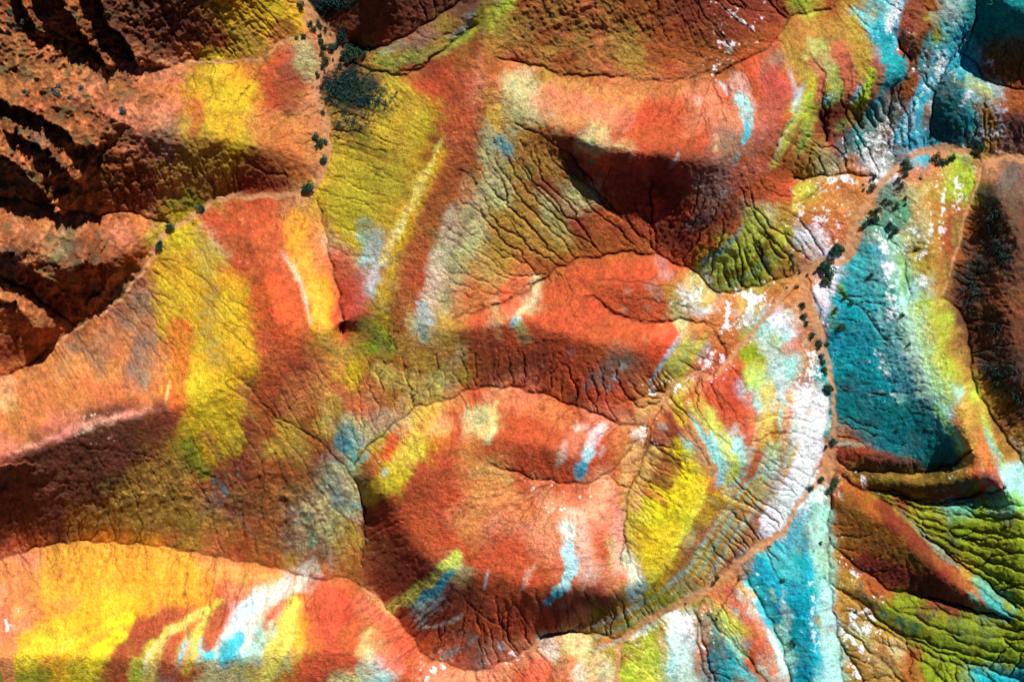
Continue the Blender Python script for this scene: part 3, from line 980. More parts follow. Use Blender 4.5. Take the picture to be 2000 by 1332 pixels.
68C8D4 7 5 .95 n|1628,178 1616,192 1606,203
6C9838 6 5 .9 n|1636,192 1622,206 1610,212
C86C4C 12 7 .95 n|1642,92 1656,140 1668,170 1658,192
B89838 17 9 .9 n|1668,40 1682,80 1692,125
B8D038 10 6 .95 n|1702,142 1704,165 1690,190
78B8D0 6 5 .95 n|1684,168 1670,190 1660,202
94A038 9 6 .9 n|1694,196 1676,212 1668,222
B06450 9 6 .95 n|1705,92 1722,125 1724,150 1708,182
28AEB4 16 7 .98 n|1716,62 1726,90 1752,112 1764,134 1750,154
20909C 9 6 .95 n|1745,160 1730,172 1722,182
W 9 8 .9 k|1748,0 1742,30 1735,60
9C5238 20 9 .95 n|1788,20 1776,48 1800,56
9C6048 14 9 .9 n|1764,70 1782,88 1800,98
38BCC0 5 4 .9 n|1822,55 1808,90 1796,120 1798,140
703428 15 9 .85 n|1640,212 1618,232 1606,246
703428 10 7 .8 n|1745,182 1752,172
90A050 9 6 .9 n|1655,232 1638,250 1622,262
408C98 6 5 .85 n|1632,238 1618,256
2C9098 9 5 .9 n|1727,188 1710,206 1694,226
308890 7 6 .85 n|1682,238 1668,262 1650,285
A09080 14 12 .7 n|1730,220 1752,200 1735,240
B8B048 10 6 .85 n|1562,212 1546,245 1530,280 1512,320
8CA850 8 6 .8 n|1585,232 1570,268 1550,305
90502C 4 4 .8 n|1575,215 1556,258 1532,305
B85848 26 14 .9 n|1520,160 1515,210 1495,260
F0E458 9 5 1 n|866,268 800,405 735,535
F4EC80 4 7 .7 n|862,280 800,405
F4F0B0 4 7 .7 n|800,405 735,535
F0F4EC 6 4 1 n|742,512 728,540 724,566
38CCE8 15 6 1 n|1816,172 1798,200 1780,235 1768,262
58D4EC 16 6 1 n|1775,250 1790,275
CCF4FA 9 7 .75 k|1812,170 1780,225 1765,265
0C6C74 24 10 .95 n|1855,175 1845,215 1838,250 1850,262
38D0E4 18 8 .95 n|1862,108 1880,128
38C8E0 11 6 .95 n|1884,60 1872,90 1858,110
F0FAFC 12 8 .8 k|1840,112 1828,150
F8F048 7 4 1 n|1386,935 1370,975 1343,1020
F8F048 7 4 1 n|1343,1020 1318,1065 1292,1110 1262,1148
E0C428 18 8 .95 n|1358,945 1340,985 1310,1040 1285,1090
28B8D8 9 5 1 n|1146,898 1130,928
B0E8EE 9 5 .95 n|1156,872 1143,903
ECE0D4 6 4 .9 n|1190,822 1160,848 1148,872
B8E8F0 13 6 1 n|1110,1075 1113,1110 1108,1142
30BCDC 9 5 1 n|1110,1142 1092,1162 1064,1176
D8DC60 12 7 .95 n|890,1085 868,1115 840,1145 800,1168
38C4DC 7 4 1 n|886,1110 872,1135 845,1155 815,1174
F4F8F8 18 6 .95 n|1600,790 1590,850 1565,905
F4F8F8 16 6 .95 n|1562,905 1540,955 1505,1015
F4F8F8 12 6 .9 n|1490,1015 1520,1030
C8A080 5 4 .6 k|1590,760 1575,820 1550,890
90D8E0 7 6 .8 n|1420,895 1408,930 1398,955
A0A048 15 9 .85 n|745,118 790,118 840,108 885,85
A8B488 7 7 .8 n|740,108 770,95 800,86
C0B830 12 9 .9 n|905,72 930,45 950,12
88A8A8 7 6 .8 n|875,82 910,48 935,20
B0C840 5 5 .9 n|880,92 915,65 935,55
9C5028 24 16 .8 n|890,310 865,370 840,430
A45A30 16 12 .8 n|820,480 800,530 790,580
B06A38 12 9 .7 n|935,330 915,380
6CA4A8 13 9 .9 n|975,275 992,292
D8B048 12 9 .85 n|962,225 975,250
8C9048 14 10 .7 k|1040,330 1010,350 985,330
A09848 12 10 .75 n|1120,345 1140,370 1150,395
A0984C 12 10 .75 n|1085,420 1095,450
E8A848 20 14 .8 n|820,800 850,790 830,820
E0B078 14 10 .8 n|720,830 760,825 790,810
D8C060 20 14 .8 n|745,725 800,745 850,765
B8A040 18 14 .7 n|820,700 860,720 900,735
D87848 26 16 .7 n|1000,770 1050,790 1100,810
E0A868 18 14 .7 n|1260,800 1240,815 1290,790
C87848 24 16 .7 n|1160,130 1240,175 1320,175
DC9C58 22 14 .7 n|1090,175 1160,190 1230,200
D8A860 16 12 .8 n|1280,880 1255,930 1230,980
E8A490 10 7 .7 n|1208,1000 1203,1060 1206,1110
E88C6C 22 14 .6 n|1060,190 1150,210 1220,240
E08C48 30 20 .85 n|20,1120 60,1150 30,1200
E8A038 26 16 .8 n|150,1080 250,1080 360,1105
E89C50 18 12 .85 n|400,1110 480,1120 560,1130
EFA030 40 24 .8 n|220,1120 320,1140 380,1140
E8C828 16 9 .95 n|245,1205 200,1235 150,1260
ECD024 14 7 .95 n|240,1240 200,1262 185,1290
D89030 7 5 .8 n|150,1275 190,1245 240,1215
9C4A2C 20 8 .95 n|300,1225 255,1255 235,1295
A85030 14 7 .95 n|345,1200 300,1225 265,1250
D8C468 9 6 .95 n|372,1205 330,1235 302,1262 292,1310
C8DCD8 3 3 .9 n|300,1255 286,1285 283,1315
AC5434 10 6 .9 n|352,1235 330,1265 322,1310
D8C058 8 5 .95 n|405,1190 392,1225 378,1255 374,1290
78C4D0 3 3 1 n|366,1238 356,1262 352,1290
B85838 12 7 .95 n|435,1195 415,1225 398,1262
E4DCD0 12 8 .9 n|560,1138 520,1160 490,1185
B8D8D8 14 7 .95 n|495,1175 475,1210 458,1240
40B8CC 12 6 .95 n|470,1240 452,1268 440,1285
F4F8F4 5 4 .9 n|478,1195 462,1230
C8503A 6 5 .9 n|540,1185 522,1215
E0CC58 13 8 .9 n|575,1180 560,1225 548,1270
g 16 12 .8 n|90,1320 40,1325
D87850 14 9 .9 n|10,1200 20,1260 15,1320
W 3 3 .8 k|10,1210 15,1230
B0A050 10 9 .8 n|460,1300 500,1318
e 12 9 .85 k|600,1000 620,1035 600,1060
7CA49C 13 9 .85 k|655,985 680,1000 695,985
5088A0 9 6 .9 n|664,866 676,872
B0CCB8 10 7 .8 n|690,850 705,865
C8C090 16 12 .7 n|725,835 760,815
788038 12 9 .8 n|715,640 740,665 760,680
94A028 5 4 .8 n|728,625 750,650 770,680
3C9490 8 6 .9 n|825,650 835,668
ACC0B0 14 9 .85 n|828,600 835,625
B8F0D0 5 6 .9 n|1752,560 1776,640 1812,735
A0E8C0 5 6 .9 n|1812,735 1848,812 1878,876
98E068 5 5 .95 n|1835,800 1860,850 1872,885
1890A0 16 10 .8 n|1660,640 1700,680 1680,760
58C8D0 14 14 .7 n|1720,600 1745,680 1770,730
48C0CC 20 12 .8 n|1690,500 1710,560 1700,600
C8D870 12 10 .8 n|1810,640 1830,720 1850,780
A8D890 12 10 .8 n|1790,620 1810,700 1835,760
E8D890 9 7 .8 n|1470,800 1480,850 1462,905
F0C868 8 7 .85 n|1500,790 1508,850 1490,915
A8D8D4 6 5 .9 n|1520,740 1528,800 1522,850
E09070 7 6 .8 n|1540,790 1534,850 1516,905
64C0C8 5 4 .95 n|1507,870 1500,905 1487,940
C8DC88 7 5 .85 n|1488,930 1465,970 1440,1000
B86040 6 5 .85 n|1478,905 1455,945 1425,985
E0D468 8 5 .85 n|1450,950 1425,990 1400,1030
88C8CC 5 4 .9 n|1438,985 1415,1020 1398,1045
D89468 8 6 .8 n|1500,950 1475,990 1450,1020
A0D0C0 6 5 .85 n|1480,985 1455,1020 1435,1050
60B8CC 7 4 .95 n|1440,1020 1425,1042
D0C860 8 6 .85 n|1395,1060 1370,1100 1340,1130
B05C3C 6 5 .85 n|1380,1030 1355,1070 1330,1105
98C8A0 5 4 .85 n|1360,1090 1335,1125 1305,1145
C8BC60 8 6 .8 n|1430,1060 1400,1095 1370,1125
E8C070 8 8 .7 n|1345,745 1330,770
D06844 10 8 .8 n|1460,770 1472,830 1462,880
F0A878 7 8 .7 n|1255,950 1238,1000
C86438 20 14 .6 n|520,680 545,720 520,760
B05028 24 16 .6 n|520,740 500,800 540,830
E0A850 18 14 .7 n|625,760 650,790 640,830
C8A030 12 10 .8 n|650,780 660,800
E87C48 16 12 .7 n|690,790 715,800
C89C38 16 12 .75 n|550,830 560,870 530,880
C8A840 12 12 .7 n|620,830 640,845
8C5A28 22 14 .6 n|590,900 620,930 560,960
A87430 20 16 .6 n|470,960 540,1030 500,1080
7C5220 26 14 .85 n|1650,985 1680,1030 1730,1075
7C5220 20 12 .8 n|1760,1080 1800,1105
74301E 15 8 .95 n|1722,990 1765,1035 1815,1085 1865,1130
6A2C20 18 10 .9 n|1690,1100 1750,1128 1830,1148
98582C 9 6 .85 n|1820,1075 1860,1115 1895,1150
88A088 5 4 .8 n|1745,985 1790,1030 1840,1080 1880,1115
0E7478 22 12 .85 n|1800,840 1840,865
48B8C8 14 10 .8 n|1560,1010 1545,1060
A8D8C8 12 10 .8 n|1595,1020 1590,1080
5C241C 26 16 .75 n|1290,340 1320,400 1300,460
5C241C 20 12 .7 n|1350,470 1380,430
7A3426 20 12 .7 n|1400,450 1425,410
C46C58 18 14 .7 n|1440,340 1490,330
48BCC4 20 12 .85 n|1680,480 1690,540 1670,580
78CCC8 14 12 .7 n|1710,520 1720,600 1730,660
30A4B0 16 12 .8 n|1690,640 1740,700 1770,760
0C7074 34 18 .8 n|1670,800 1740,840 1810,868
C87048 26 18 .6 n|1100,240 1060,200 1120,200
B86038 30 20 .6 n|900,170 880,230 900,290
CC8058 8 7 .7 n|935,100 938,180 925,240
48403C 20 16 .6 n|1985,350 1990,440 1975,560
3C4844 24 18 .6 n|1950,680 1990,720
C07840 20 16 .6 n|40,800 120,780 200,770
C8844C 20 16 .6 n|60,740 150,700 240,660
"""
def sdist(pts, maxd, taper=False):
    i0 = max(0, int((pts[:, 0].min()-maxd-X0)/ST)); i1 = min(NX, int((pts[:, 0].max()+maxd-X0)/ST)+2)
    j0 = max(0, int((pts[:, 1].min()-maxd-Y0)/ST)); j1 = min(NY, int((pts[:, 1].max()+maxd-Y0)/ST)+2)
    x = PX[j0:j1, i0:i1]; y = PY[j0:j1, i0:i1]
    D = np.full(x.shape, 1e3, np.float32)
    if len(pts) == 1: D = np.hypot(x-pts[0, 0], y-pts[0, 1])
    for a, b in zip(pts[:-1], pts[1:]):
        dx, dy = b-a; L = dx*dx+dy*dy+1e-6
        t = np.clip(((x-a[0])*dx+(y-a[1])*dy)/L, 0, 1)
        D = np.minimum(D, np.hypot(x-a[0]-t*dx, y-a[1]-t*dy))
    T = None
    if taper and len(pts) > 1:
        e = pts[-1]-pts[0]; T = np.clip(((x-pts[0, 0])*e[0]+(y-pts[0, 1])*e[1])/(e@e+1e-6), 0, 1)
    return D, (slice(j0, j1), slice(i0, i1)), T
def paint(cs, wd, fe, op, kind, pts):
    if len(pts) > 2: pts = dense(pts, 8)
    if len(pts) > 4 and wd > 6: pts = wobble(pts, min(3.0, wd*.5+1))
    D, sl, T = sdist(pts, wd+fe*2+12, kind == 'n' and wd <= 9)
    if T is not None: D = D + (wd*.8+1)*np.abs(2*T-1)**3; fe = fe*1.5+1
    n1 = N1[sl]; n2 = N2[sl]; n3 = N3[sl]
    D = D + (0.30*wd*n1 + 0.30*min(fe, 14)*n2)*0.9 + (LC2[sl]*.15+LC3[sl]*.24)*min(fe, 12)
    a = np.clip((wd+fe*.65-D)/max(fe*1.35, 1), 0, 1); a = a*a*(3-2*a)
    if kind == 'k':
        a = np.clip((wd+fe-D)/(wd+fe), 0, 1)
        a = np.clip((n3*.55+n2*1.0+LC1[sl]*.06+1.5*a-0.85)*1.9, 0, 1)**1.25*.85
    else:
        a = a*(0.86+0.16*n2+.07*LC2[sl]+.06*LC1[sl])
    a = np.clip(a*op, 0, 1)[..., None]
    C[sl] = C[sl]*(1-a)+colr(cs).astype(np.float32)*a
for ln in STK.strip().splitlines():
    hd, pt = ln.split('|'); cs, wd, fe, op, kind = hd.split()
    pts = np.array([[float(v) for v in p.split(',')] for p in pt.split()])
    paint(cs, float(wd), float(fe), float(op), kind, pts)
# thin strata east of the yellow crest
base = np.array([(1492, 850), (1462, 925), (1405, 985), (1365, 1050), (1330, 1105), (1275, 1150), (1215, 1185), (1150, 1215)], float)
nrm = np.array([(1, .25), (.95, .3), (.85, .55), (.85, .5), (.8, .6), (.6, .8), (.45, .9), (.3, .9)])
seq = [('B4582E', 7), ('78CCC8', 5), ('C8B040', 7), ('A04C2C', 6), ('C8BC50', 7), ('78B8A8', 6), ('C8803C', 7), ('B0B848', 6), ('B86038', 6), ('A0C8B8', 7), ('D0A048', 7)]
off = 6
for cs, wd in seq:
    off += wd*.75
    for q_ in range(len(base)-1):
        paint(cs, wd*.8*rng.uniform(.6, 1.2), 5, rng.uniform(.45, 1), 'n', np.stack([base[q_]+nrm[q_]*off, base[q_+1]+nrm[q_+1]*off]))
    off += wd*0.1
# dense scrub colouring under the thicket
for cs, wd, fe, op, kind, pt in [('2C3C30', 34, 16, .9, 'k', [(655, 175), (700, 160), (740, 185)]), ('343C28', 24, 22, .7, 'k', [(660, 210), (720, 215), (760, 210)]),
        ('4A4A20', 20, 22, .6, 'k', [(660, 245), (700, 265)]), ('1C2C2C', 30, 10, .95, 'n', [(620, 0), (650, 15), (685, -10)]), ('26241C', 14, 8, .9, 'k', [(662, 60), (672, 80), (690, 85)]),
        ('22403C', 30, 14, .75, 'k', [(1920, 400), (1930, 450), (1955, 500)]), ('22403C', 26, 14, .75, 'k', [(1900, 480), (1890, 560), (1900, 620), (1930, 640)]),
        ('22403C', 24, 12, .75, 'k', [(1925, 700), (1950, 740), (1990, 780)]), ('1C302C', 20, 14, .7, 'k', [(1880, 630), (1910, 680)]), ('587068', 18, 14, .6, 'k', [(1970, 340), (1960, 360)]),
        ('6C4030', 30, 20, .6, 'n', [(1985, 440), (1985, 600)])]:
    paint(cs, wd, fe, op, kind, np.array(pt, float))
# weathering: soil flecks, lichen, bleached crusts, rubble; darker brown in rill beds, cracks and rock crevices
K = C.copy()
v = np.clip(1 + 0.17*N2 + 0.24*N3 + 0.10*N1 + .03*LC1 + .04*LC2 + .04*LC3, .4, 1.7)
C *= v[..., None]
fl = np.clip((fbm(4.4, 2, 301, .8)-0.55)*4, 0, 1)*np.clip(0.35+0.8*ROCK+.3*fbm(90, 2, 303), 0, 1)
C = C*(1-0.55*fl[..., None])
hu = fbm(55, 4, 311, .6)[..., None]
C *= (1+np.array([-.06, .16, .02])*hu)
hv = (np.clip(fbm(34, 4, 315, .6)*1.3-.1, 0, .6)*.5)[..., None]; hv *= .7; C = C*(1-hv)+(C*.55+lin((150, 104, 52))*.35)*hv
hw = (np.clip(fbm(26, 4, 318, .65)*1.5-.3, 0, .7)*.6)[..., None]; C = C*(1-hw*.34*np.clip(1.4-C.min(2, keepdims=True)*2.2, .1, 1))
rk = (ROCK*np.clip(fbm(24, 4, 320, .6)*1.6, -1, 1))[..., None]
C = C*(1-.0*rk)*(1+0.35*rk)
bt = (ROCK*.55)[..., None]; C = C*(1-bt)+(C*.35+lin((150, 96, 64))*.45)*bt
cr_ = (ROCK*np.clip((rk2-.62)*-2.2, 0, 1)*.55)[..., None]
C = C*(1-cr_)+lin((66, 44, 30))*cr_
vg = (ROCK*np.clip((fbm(18, 3, 330)-.35)*4, 0, 1)*.6)[..., None]
C = C*(1-vg)+lin((92, 92, 60))*vg
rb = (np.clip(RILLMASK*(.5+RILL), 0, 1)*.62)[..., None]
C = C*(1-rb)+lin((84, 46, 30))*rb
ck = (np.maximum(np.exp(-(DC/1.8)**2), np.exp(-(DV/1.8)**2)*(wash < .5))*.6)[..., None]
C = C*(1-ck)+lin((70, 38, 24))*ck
wc = (lin((188, 134, 92))*(1+.12*N2+.1*N3)[..., None])
wa = np.clip(wash*1.0, 0, 1)[..., None]
C = C*(1-wa*.92)+wc*wa*.92
C = np.clip(C, 0.004, 0.95).astype(np.float32)

# ------------------------------------------------------------------ mesh
z = h*S
fac = (H-z)/H
WX = (PX-CX)*S*fac; WY = -(PY-CY)*S*fac
def height_at(px, py):
    i = min(max((px-X0)/ST, 0), NX-1.001); j = min(max((py-Y0)/ST, 0), NY-1.001)
    i0 = int(i); j0 = int(j); fi = i-i0; fj = j-j0
    a = h[j0, i0]*(1-fi)+h[j0, i0+1]*fi; b = h[j0+1, i0]*(1-fi)+h[j0+1, i0+1]*fi
    return float(a*(1-fj)+b*fj)
def world(px, py, up=0.0):
    zz = height_at(px, py)*S; f = (H-zz)/H
    return Vector(((px-CX)*S*f, -(py-CY)*S*f, zz+up))

idx = np.arange(NX*NY).reshape(NY, NX)
quads = np.stack([idx[:-1, :-1], idx[1:, :-1], idx[1:, 1:], idx[:-1, 1:]], -1).reshape(-1, 4)
wf = (wash[:-1, :-1]+wash[1:, 1:])*.5 > .5
wf = wf.ravel()
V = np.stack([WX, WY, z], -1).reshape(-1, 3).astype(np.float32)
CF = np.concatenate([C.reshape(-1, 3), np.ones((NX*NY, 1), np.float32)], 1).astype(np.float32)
def build(name, q, mat):
    used = np.unique(q); remap = np.full(NX*NY, -1, np.int64); remap[used] = np.arange(len(used))
    me = bpy.data.meshes.new(name)
    me.vertices.add(len(used)); me.vertices.foreach_set("co", V[used].ravel())
    me.loops.add(q.size); me.loops.foreach_set("vertex_index", remap[q].ravel().astype(np.int32))
    me.polygons.add(len(q)); me.polygons.foreach_set("loop_start", (np.arange(len(q))*4).astype(np.int32))
    me.polygons.foreach_set("loop_total", np.full(len(q), 4, np.int32))
    me.update(calc_edges=True)
    me.polygons.foreach_set("use_smooth", np.ones(len(q), bool))
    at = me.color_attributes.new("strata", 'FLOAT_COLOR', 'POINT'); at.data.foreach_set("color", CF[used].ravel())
    me.materials.append(mat)
    o = bpy.data.objects.new(name, me); col.objects.link(o); return o
def ground_mat(name, bump, sc, spk):
    m = bpy.data.materials.new(name); m.use_nodes = True; t = m.node_tree; N = t.nodes; L = t.links
    b = N['Principled BSDF']; b.inputs['Roughness'].default_value = .95; b.inputs['Specular IOR Level'].default_value = .12
    a = N.new('ShaderNodeAttribute'); a.attribute_name = 'strata'
    g = N.new('ShaderNodeNewGeometry')
    n1 = N.new('ShaderNodeTexNoise'); n1.inputs['Scale'].default_value = sc; n1.inputs['Detail'].default_value = 5; n1.inputs['Roughness'].default_value = .7
    n2 = N.new('ShaderNodeTexNoise'); n2.inputs['Scale'].default_value = sc*2.7; n2.inputs['Detail'].default_value = 3; n2.inputs['Roughness'].default_value = .75
    L.new(g.outputs['Position'], n1.inputs['Vector']); L.new(g.outputs['Position'], n2.inputs['Vector'])
    r = N.new('ShaderNodeMapRange'); r.inputs['From Min'].default_value = .3; r.inputs['From Max'].default_value = .7
    r.inputs['To Min'].default_value = 1-spk; r.inputs['To Max'].default_value = 1+spk
    L.new(n2.outputs['Fac'], r.inputs['Value'])
    mx = N.new('ShaderNodeMix'); mx.data_type = 'RGBA'; mx.blend_type = 'MULTIPLY'; mx.inputs['Factor'].default_value = 1
    L.new(a.outputs['Color'], mx.inputs['A']); L.new(r.outputs['Result'], mx.inputs['B'])
    mx.clamp_result = False
    L.new(mx.outputs['Result'], b.inputs['Base Color'])
    bp = N.new('ShaderNodeBump'); bp.inputs['Strength'].default_value = 1; bp.inputs['Distance'].default_value = bump
    L.new(n1.outputs['Fac'], bp.inputs['Height']); L.new(bp.outputs['Normal'], b.inputs['Normal'])
    return m
mg = ground_mat('strata_soil', .30, 2.4, .5)
ms = ground_mat('wash_sand', .05, 2.5, .18)
hills = build('hills', quads[~wf], mg); hills['kind'] = 'structure'
path = build('path', quads[wf], ms); path['kind'] = 'structure'

# ------------------------------------------------------------------ shrubs
def leaf_mat(name, c1, c2):
    m = bpy.data.materials.new(name); m.use_nodes = True; t = m.node_tree; N = t.nodes; L = t.links
    b = N['Principled BSDF']; b.inputs['Roughness'].default_value = .8; b.inputs['Specular IOR Level'].default_value = .2
    g = N.new('ShaderNodeNewGeometry'); n = N.new('ShaderNodeTexNoise'); n.inputs['Scale'].default_value = 3.2; n.inputs['Detail'].default_value = 3
    L.new(g.outputs['Position'], n.inputs['Vector'])
    cr = N.new('ShaderNodeValToRGB'); cr.color_ramp.elements[0].position = .35; cr.color_ramp.elements[1].position = .68
    cr.color_ramp.elements[0].color = (*lin(c1), 1); cr.color_ramp.elements[1].color = (*lin(c2), 1)
    L.new(n.outputs['Fac'], cr.inputs['Fac']); L.new(cr.outputs['Color'], b.inputs['Base Color'])
    return m
mleaf = leaf_mat('shrub_leaves', (20, 50, 42), (52, 98, 74))
mleaf2 = leaf_mat('olive_shrub_leaves', (34, 50, 30), (84, 104, 62))
mgrey = leaf_mat('grey_shrub_leaves', (44, 60, 60), (96, 122, 116))
mscrub = leaf_mat('scrub_leaves', (16, 34, 34), (58, 92, 84))
mwood = leaf_mat('shrub_wood', (60, 46, 36), (104, 84, 66))
def leaves_mesh(name, seed, n, lobes, mat, rad=1.0):
    r = random.Random(seed); vs = []; fs = []
    cen = []
    for i in range(lobes):
        a = r.uniform(0, 6.283); q = rad*.62*math.sqrt(r.random())
        cen.append((q*math.cos(a), q*math.sin(a), r.uniform(.35, .75)*rad, r.uniform(.26, .45)*rad))
    for i in range(n):
        cx, cy, cz, cr = r.choice(cen)
        th = r.uniform(0, 6.283); ph = math.acos(r.uniform(-.5, 1)); q = cr*r.uniform(.55, 1.12)
        p = Vector((cx+q*math.sin(ph)*math.cos(th), cy+q*math.sin(ph)*math.sin(th), cz+q*math.cos(ph)*.8))
        u = Vector((r.gauss(0, 1), r.gauss(0, 1), r.gauss(0, .6))).normalized(); w_ = u.cross(Vector((r.gauss(0, 1), r.gauss(0, 1), r.gauss(0, 1)))).normalized()
        s = rad*r.uniform(.07, .15); k = len(vs)
        vs += [p-u*s, p+w_*s*.55, p+u*s, p-w_*s*.55]; fs.append((k, k+1, k+2, k+3))
    me = bpy.data.meshes.new(name); me.from_pydata([tuple(v_) for v_ in vs], [], fs); me.materials.append(mat); return me
def stems_mesh(name, seed, rad=1.0):
    r = random.Random(seed); vs = []; fs = []
    for b in range(6):
        a = b*1.047+r.uniform(-.3, .3); L_ = rad*r.uniform(.45, .75)
        p0 = Vector((0, 0, -.25*rad)); p1 = Vector((math.cos(a)*L_*.45, math.sin(a)*L_*.45, .3*rad)); p2 = Vector((math.cos(a)*L_, math.sin(a)*L_, .6*rad))
        k = len(vs)
        for p, rr in ((p0, .06), (p1, .04), (p2, .015)):
            for q in range(5):
                t = q*1.2566; vs.append((p.x+rr*rad*math.cos(t), p.y+rr*rad*math.sin(t), p.z))
        for s_ in range(2):
            for q in range(5):
                a0 = k+s_*5+q; a1 = k+s_*5+(q+1) % 5; fs.append((a0, a1, a1+5, a0+5))
    me = bpy.data.meshes.new(name); me.from_pydata(vs, [], fs); me.materials.append(mwood); return me
PROTO = []
for kk in range(5):
    PROTO.append((leaves_mesh('foliage_mesh', 10+kk, 620-60*kk, 6+kk*2, mleaf2 if kk == 3 else mleaf), stems_mesh('stem_mesh', 30+kk)))
PROTOG = [(leaves_mesh('grey_foliage_mesh', 40+kk, 430, 8+kk, mgrey), stems_mesh('grey_stem_mesh', 50+kk)) for kk in range(2)]
rs = random.Random(5)
def shrub(px, py, rpx, label, group, grey=False):
    P = PROTOG if grey else PROTO
    fm, sm = P[rs.randrange(len(P))]
    e = bpy.data.objects.new('shrub', None); col.objects.link(e); e.empty_display_size = .3
    e.location = world(px, py, 0); s = rpx*S*1.02
    e.scale = (s*rs.uniform(.9, 1.15), s*rs.uniform(.9, 1.15), s*rs.uniform(.75, .95)); e.rotation_euler = (0, 0, rs.uniform(0, 6.28))
    e['label'] = label; e['category'] = 'shrub'; e['group'] = group
    f = bpy.data.objects.new('foliage', fm); col.objects.link(f); f.parent = e
    if rpx > 4:
        t = bpy.data.objects.new('stem', sm); col.objects.link(t); t.parent = e
    return e
ORD = ['first', 'second', 'third', 'fourth', 'fifth', 'sixth', 'seventh', 'eighth', 'ninth', 'tenth', 'eleventh', 'twelfth', 'thirteenth', 'fourteenth', 'fifteenth',
       'sixteenth', 'seventeenth', 'eighteenth', 'nineteenth', 'twentieth', 'twenty-first', 'twenty-second', 'twenty-third', 'twenty-fourth', 'twenty-fifth', 'twenty-sixth']
# zone text, group, grey, order axis word, list (x,y,r) already sorted top to bottom
ZONES = [
 ("on the wash at the top edge", "shrubs in the upper wash", False,
  [(588,12,10),(622,44,6),(606,47,7),(627,53,6),(613,58,8),(636,58,5),(625,70,5),(594,72,6),(580,75,5),(628,83,7),(658,90,5),(634,93,8),(648,95,9),(630,105,6),(637,120,10),(651,117,3),(630,130,5),(634,138,3),(621,146,6)]),
 ("in the dark clump beside the upper wash", "shrubs clumped beside the upper wash", False,
  [(720,93,6),(705,96,8),(686,97,12),(698,102,10),(674,106,10),(712,108,7),(690,111,11),(680,117,8),(664,131,7)]),
 ("on the wash between brown hill and yellow field", "shrubs in the middle of the upper wash", False,
  [(631,221,6),(618,268,9),(636,277,6),(625,279,10),(619,287,5),(634,312,9)]),
 ("on the orange wash running down to the left edge", "shrubs in the left wash", False,
  [(605,367,15),(394,407,9),(336,444,10),(313,481,10)]),
 ("among the crags in the upper left corner", "grey shrubs on the upper left crags", True,
  [(22,26,6),(95,33,8),(46,44,8),(190,48,5),(34,58,6),(230,70,7),(247,110,11),(118,172,9),(160,174,6),(52,181,8),(113,183,8),(136,194,6),(241,218,9),(12,366,11),(34,392,11)]),
 ("along the sandy wash below the cyan cliffs", "shrubs in the right hand wash", False,
  [(1912,286,11),(1856,309,9),(1826,311,12),(1848,316,7),(1768,317,10),(1838,319,10),(1773,327,10),(1763,332,9),(1766,342,8),(1706,346,7),(1699,352,4),(1754,353,7),(1685,361,3),(1758,364,8),(1702,366,9),(1686,371,4)]),
 ("on the green knoll above the teal pyramid", "shrubs on the green knoll", False,
  [(1797,349,4),(1767,389,5),(1726,393,6),(1737,396,6),(1768,400,4),(1750,404,7),(1712,412,9),(1700,415,5),(1707,429,10),(1697,431,8),(1688,441,8),(1738,443,9),(1747,452,9),(1741,459,7)]),
 ("around the junction of the sandy washes", "shrubs at the wash junction", False,
  [(1632,481,10),(1640,489,10),(1629,495,13),(1545,501,5),(1607,517,13),(1547,520,5),(1617,530,15),(1592,531,4),(1561,533,4),(1577,537,4),(1615,546,12),(1605,552,5),(1556,560,5),(1537,562,3)]),
 ("in the row between white and teal slopes", "shrubs in the row beside the teal slope", False,
  [(1566,597,8),(1570,617,7),(1573,632,7),(1584,655,8),(1599,668,8),(1598,677,8),(1615,671,6),(1604,695,7),(1606,707,7),(1609,719,7),(1612,729,5),(1617,760,12)]),
 ("standing on the teal slope", "shrubs on the teal slope", False,
  [(1701,538,6),(1648,583,7),(1660,592,7),(1632,603,6),(1761,616,6),(1642,638,8),(1775,672,4),(1750,841,4),(1711,847,3),(1765,866,4)]),
 ("at the foot of the teal slope", "shrubs at the foot of the teal slope", False,
  [(1628,862,8),(1612,873,5),(1605,935,7),(1632,935,8),(1628,946,9),(1582,951,8),(1620,957,8)]),
 ("on pale ground along the lower wash", "shrubs on the pale blue ground", False,
  [(1602,1059,5),(1503,1066,3),(1401,1125,6),(1528,1132,6),(1393,1138,5),(1339,1178,3),(1546,1250,5),(1549,1258,6),(1672,1192,3),(1985,824,4)]),
]
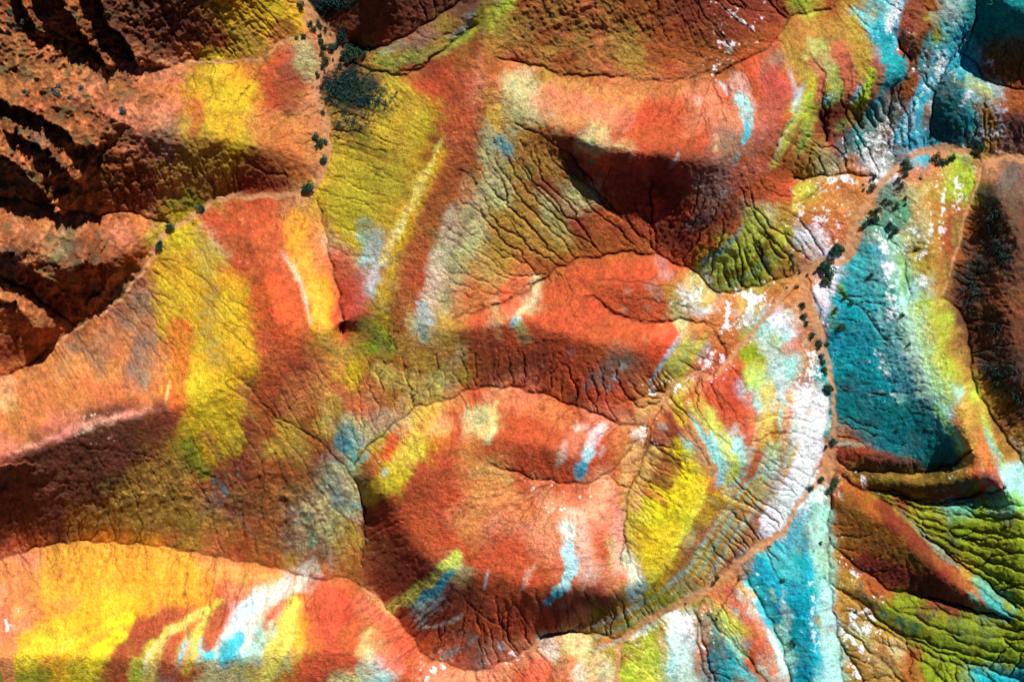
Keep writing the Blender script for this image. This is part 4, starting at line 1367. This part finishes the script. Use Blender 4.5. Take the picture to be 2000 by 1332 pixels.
for zone, grp, grey, lst in ZONES:
    lst = sorted(lst, key=lambda t: t[1])
    for i, (x, y, r) in enumerate(lst):
        size = 'large' if r >= 11 else 'medium' if r >= 7 else 'small'
        colr_ = 'blue-grey' if grey else 'dark green'
        if (x, y) == (1985, 824): lb = 'small dark shrub alone on the brown slope at the right edge'
        elif (x, y) == (1672, 1192): lb = 'small dark shrub alone on the olive ribbed slope lower right'
        elif (x, y) == (605, 367): lb = 'large dark green shrub alone where the orange wash meets the yellow field'
        else: lb = f'{size} {colr_} shrub {zone}, {ORD[i]} from the top'
        if len(lb.split()) > 16: lb = f'{colr_} shrub {zone}, {ORD[i]} from top'
        shrub(x, y, r, lb, grp, grey)

# thickets nobody could count: one mesh of low scrub clumps
def scrub():
    r = random.Random(77); vs = []; fs = []
    areas = [((680, 162), (58, 30), 330), ((715, 195), (66, 34), 240), ((650, 178), (26, 32), 130), ((690, 240), (50, 30), 70), ((650, 8), (34, 18), 320), ((668, 72), (10, 16), 60),
             ((1935, 440), (30, 60), 150), ((1958, 500), (26, 36), 80), ((1900, 560), (34, 60), 110), ((1935, 640), (34, 30), 40), ((1950, 735), (44, 34), 120), ((1985, 780), (24, 30), 40)]
    for (cx, cy), (rx, ry), n in areas:
        for _ in range(n):
            a = r.uniform(0, 6.283); q = abs(r.gauss(0, .62)) if r.random() < .6 else math.sqrt(r.random())
            px = cx+rx*q*math.cos(a); py = cy+ry*q*math.sin(a)
            if px > 2090 or (py > 640 and px < 1908) or px < 1868 and px > 1200: continue
            b = world(px, py); s = r.uniform(.16, .62)*max(.35, 1.1-.4*q)
            for l_ in range(16):
                d_ = Vector((r.gauss(0, .5), r.gauss(0, .5), abs(r.gauss(0, .35))+.1))*s
                p = b+d_; u = Vector((r.gauss(0, 1), r.gauss(0, 1), r.gauss(0, .5))).normalized()
                w_ = u.cross(Vector((r.gauss(0, 1), r.gauss(0, 1), r.gauss(0, 1)))).normalized()
                k = len(vs); e = s*r.uniform(.2, .4)
                vs += [tuple(p-u*e), tuple(p+w_*e*.6), tuple(p+u*e), tuple(p-w_*e*.6)]; fs.append((k, k+1, k+2, k+3))
    me = bpy.data.meshes.new('scrub'); me.from_pydata(vs, [], fs); me.materials.append(mscrub)
    o = bpy.data.objects.new('scrub', me); col.objects.link(o)
    o['kind'] = 'stuff'; o['label'] = 'dense low dark green scrub covering shaded slope patches'; o['category'] = 'scrub'
scrub()
print('objects', len(bpy.data.objects))
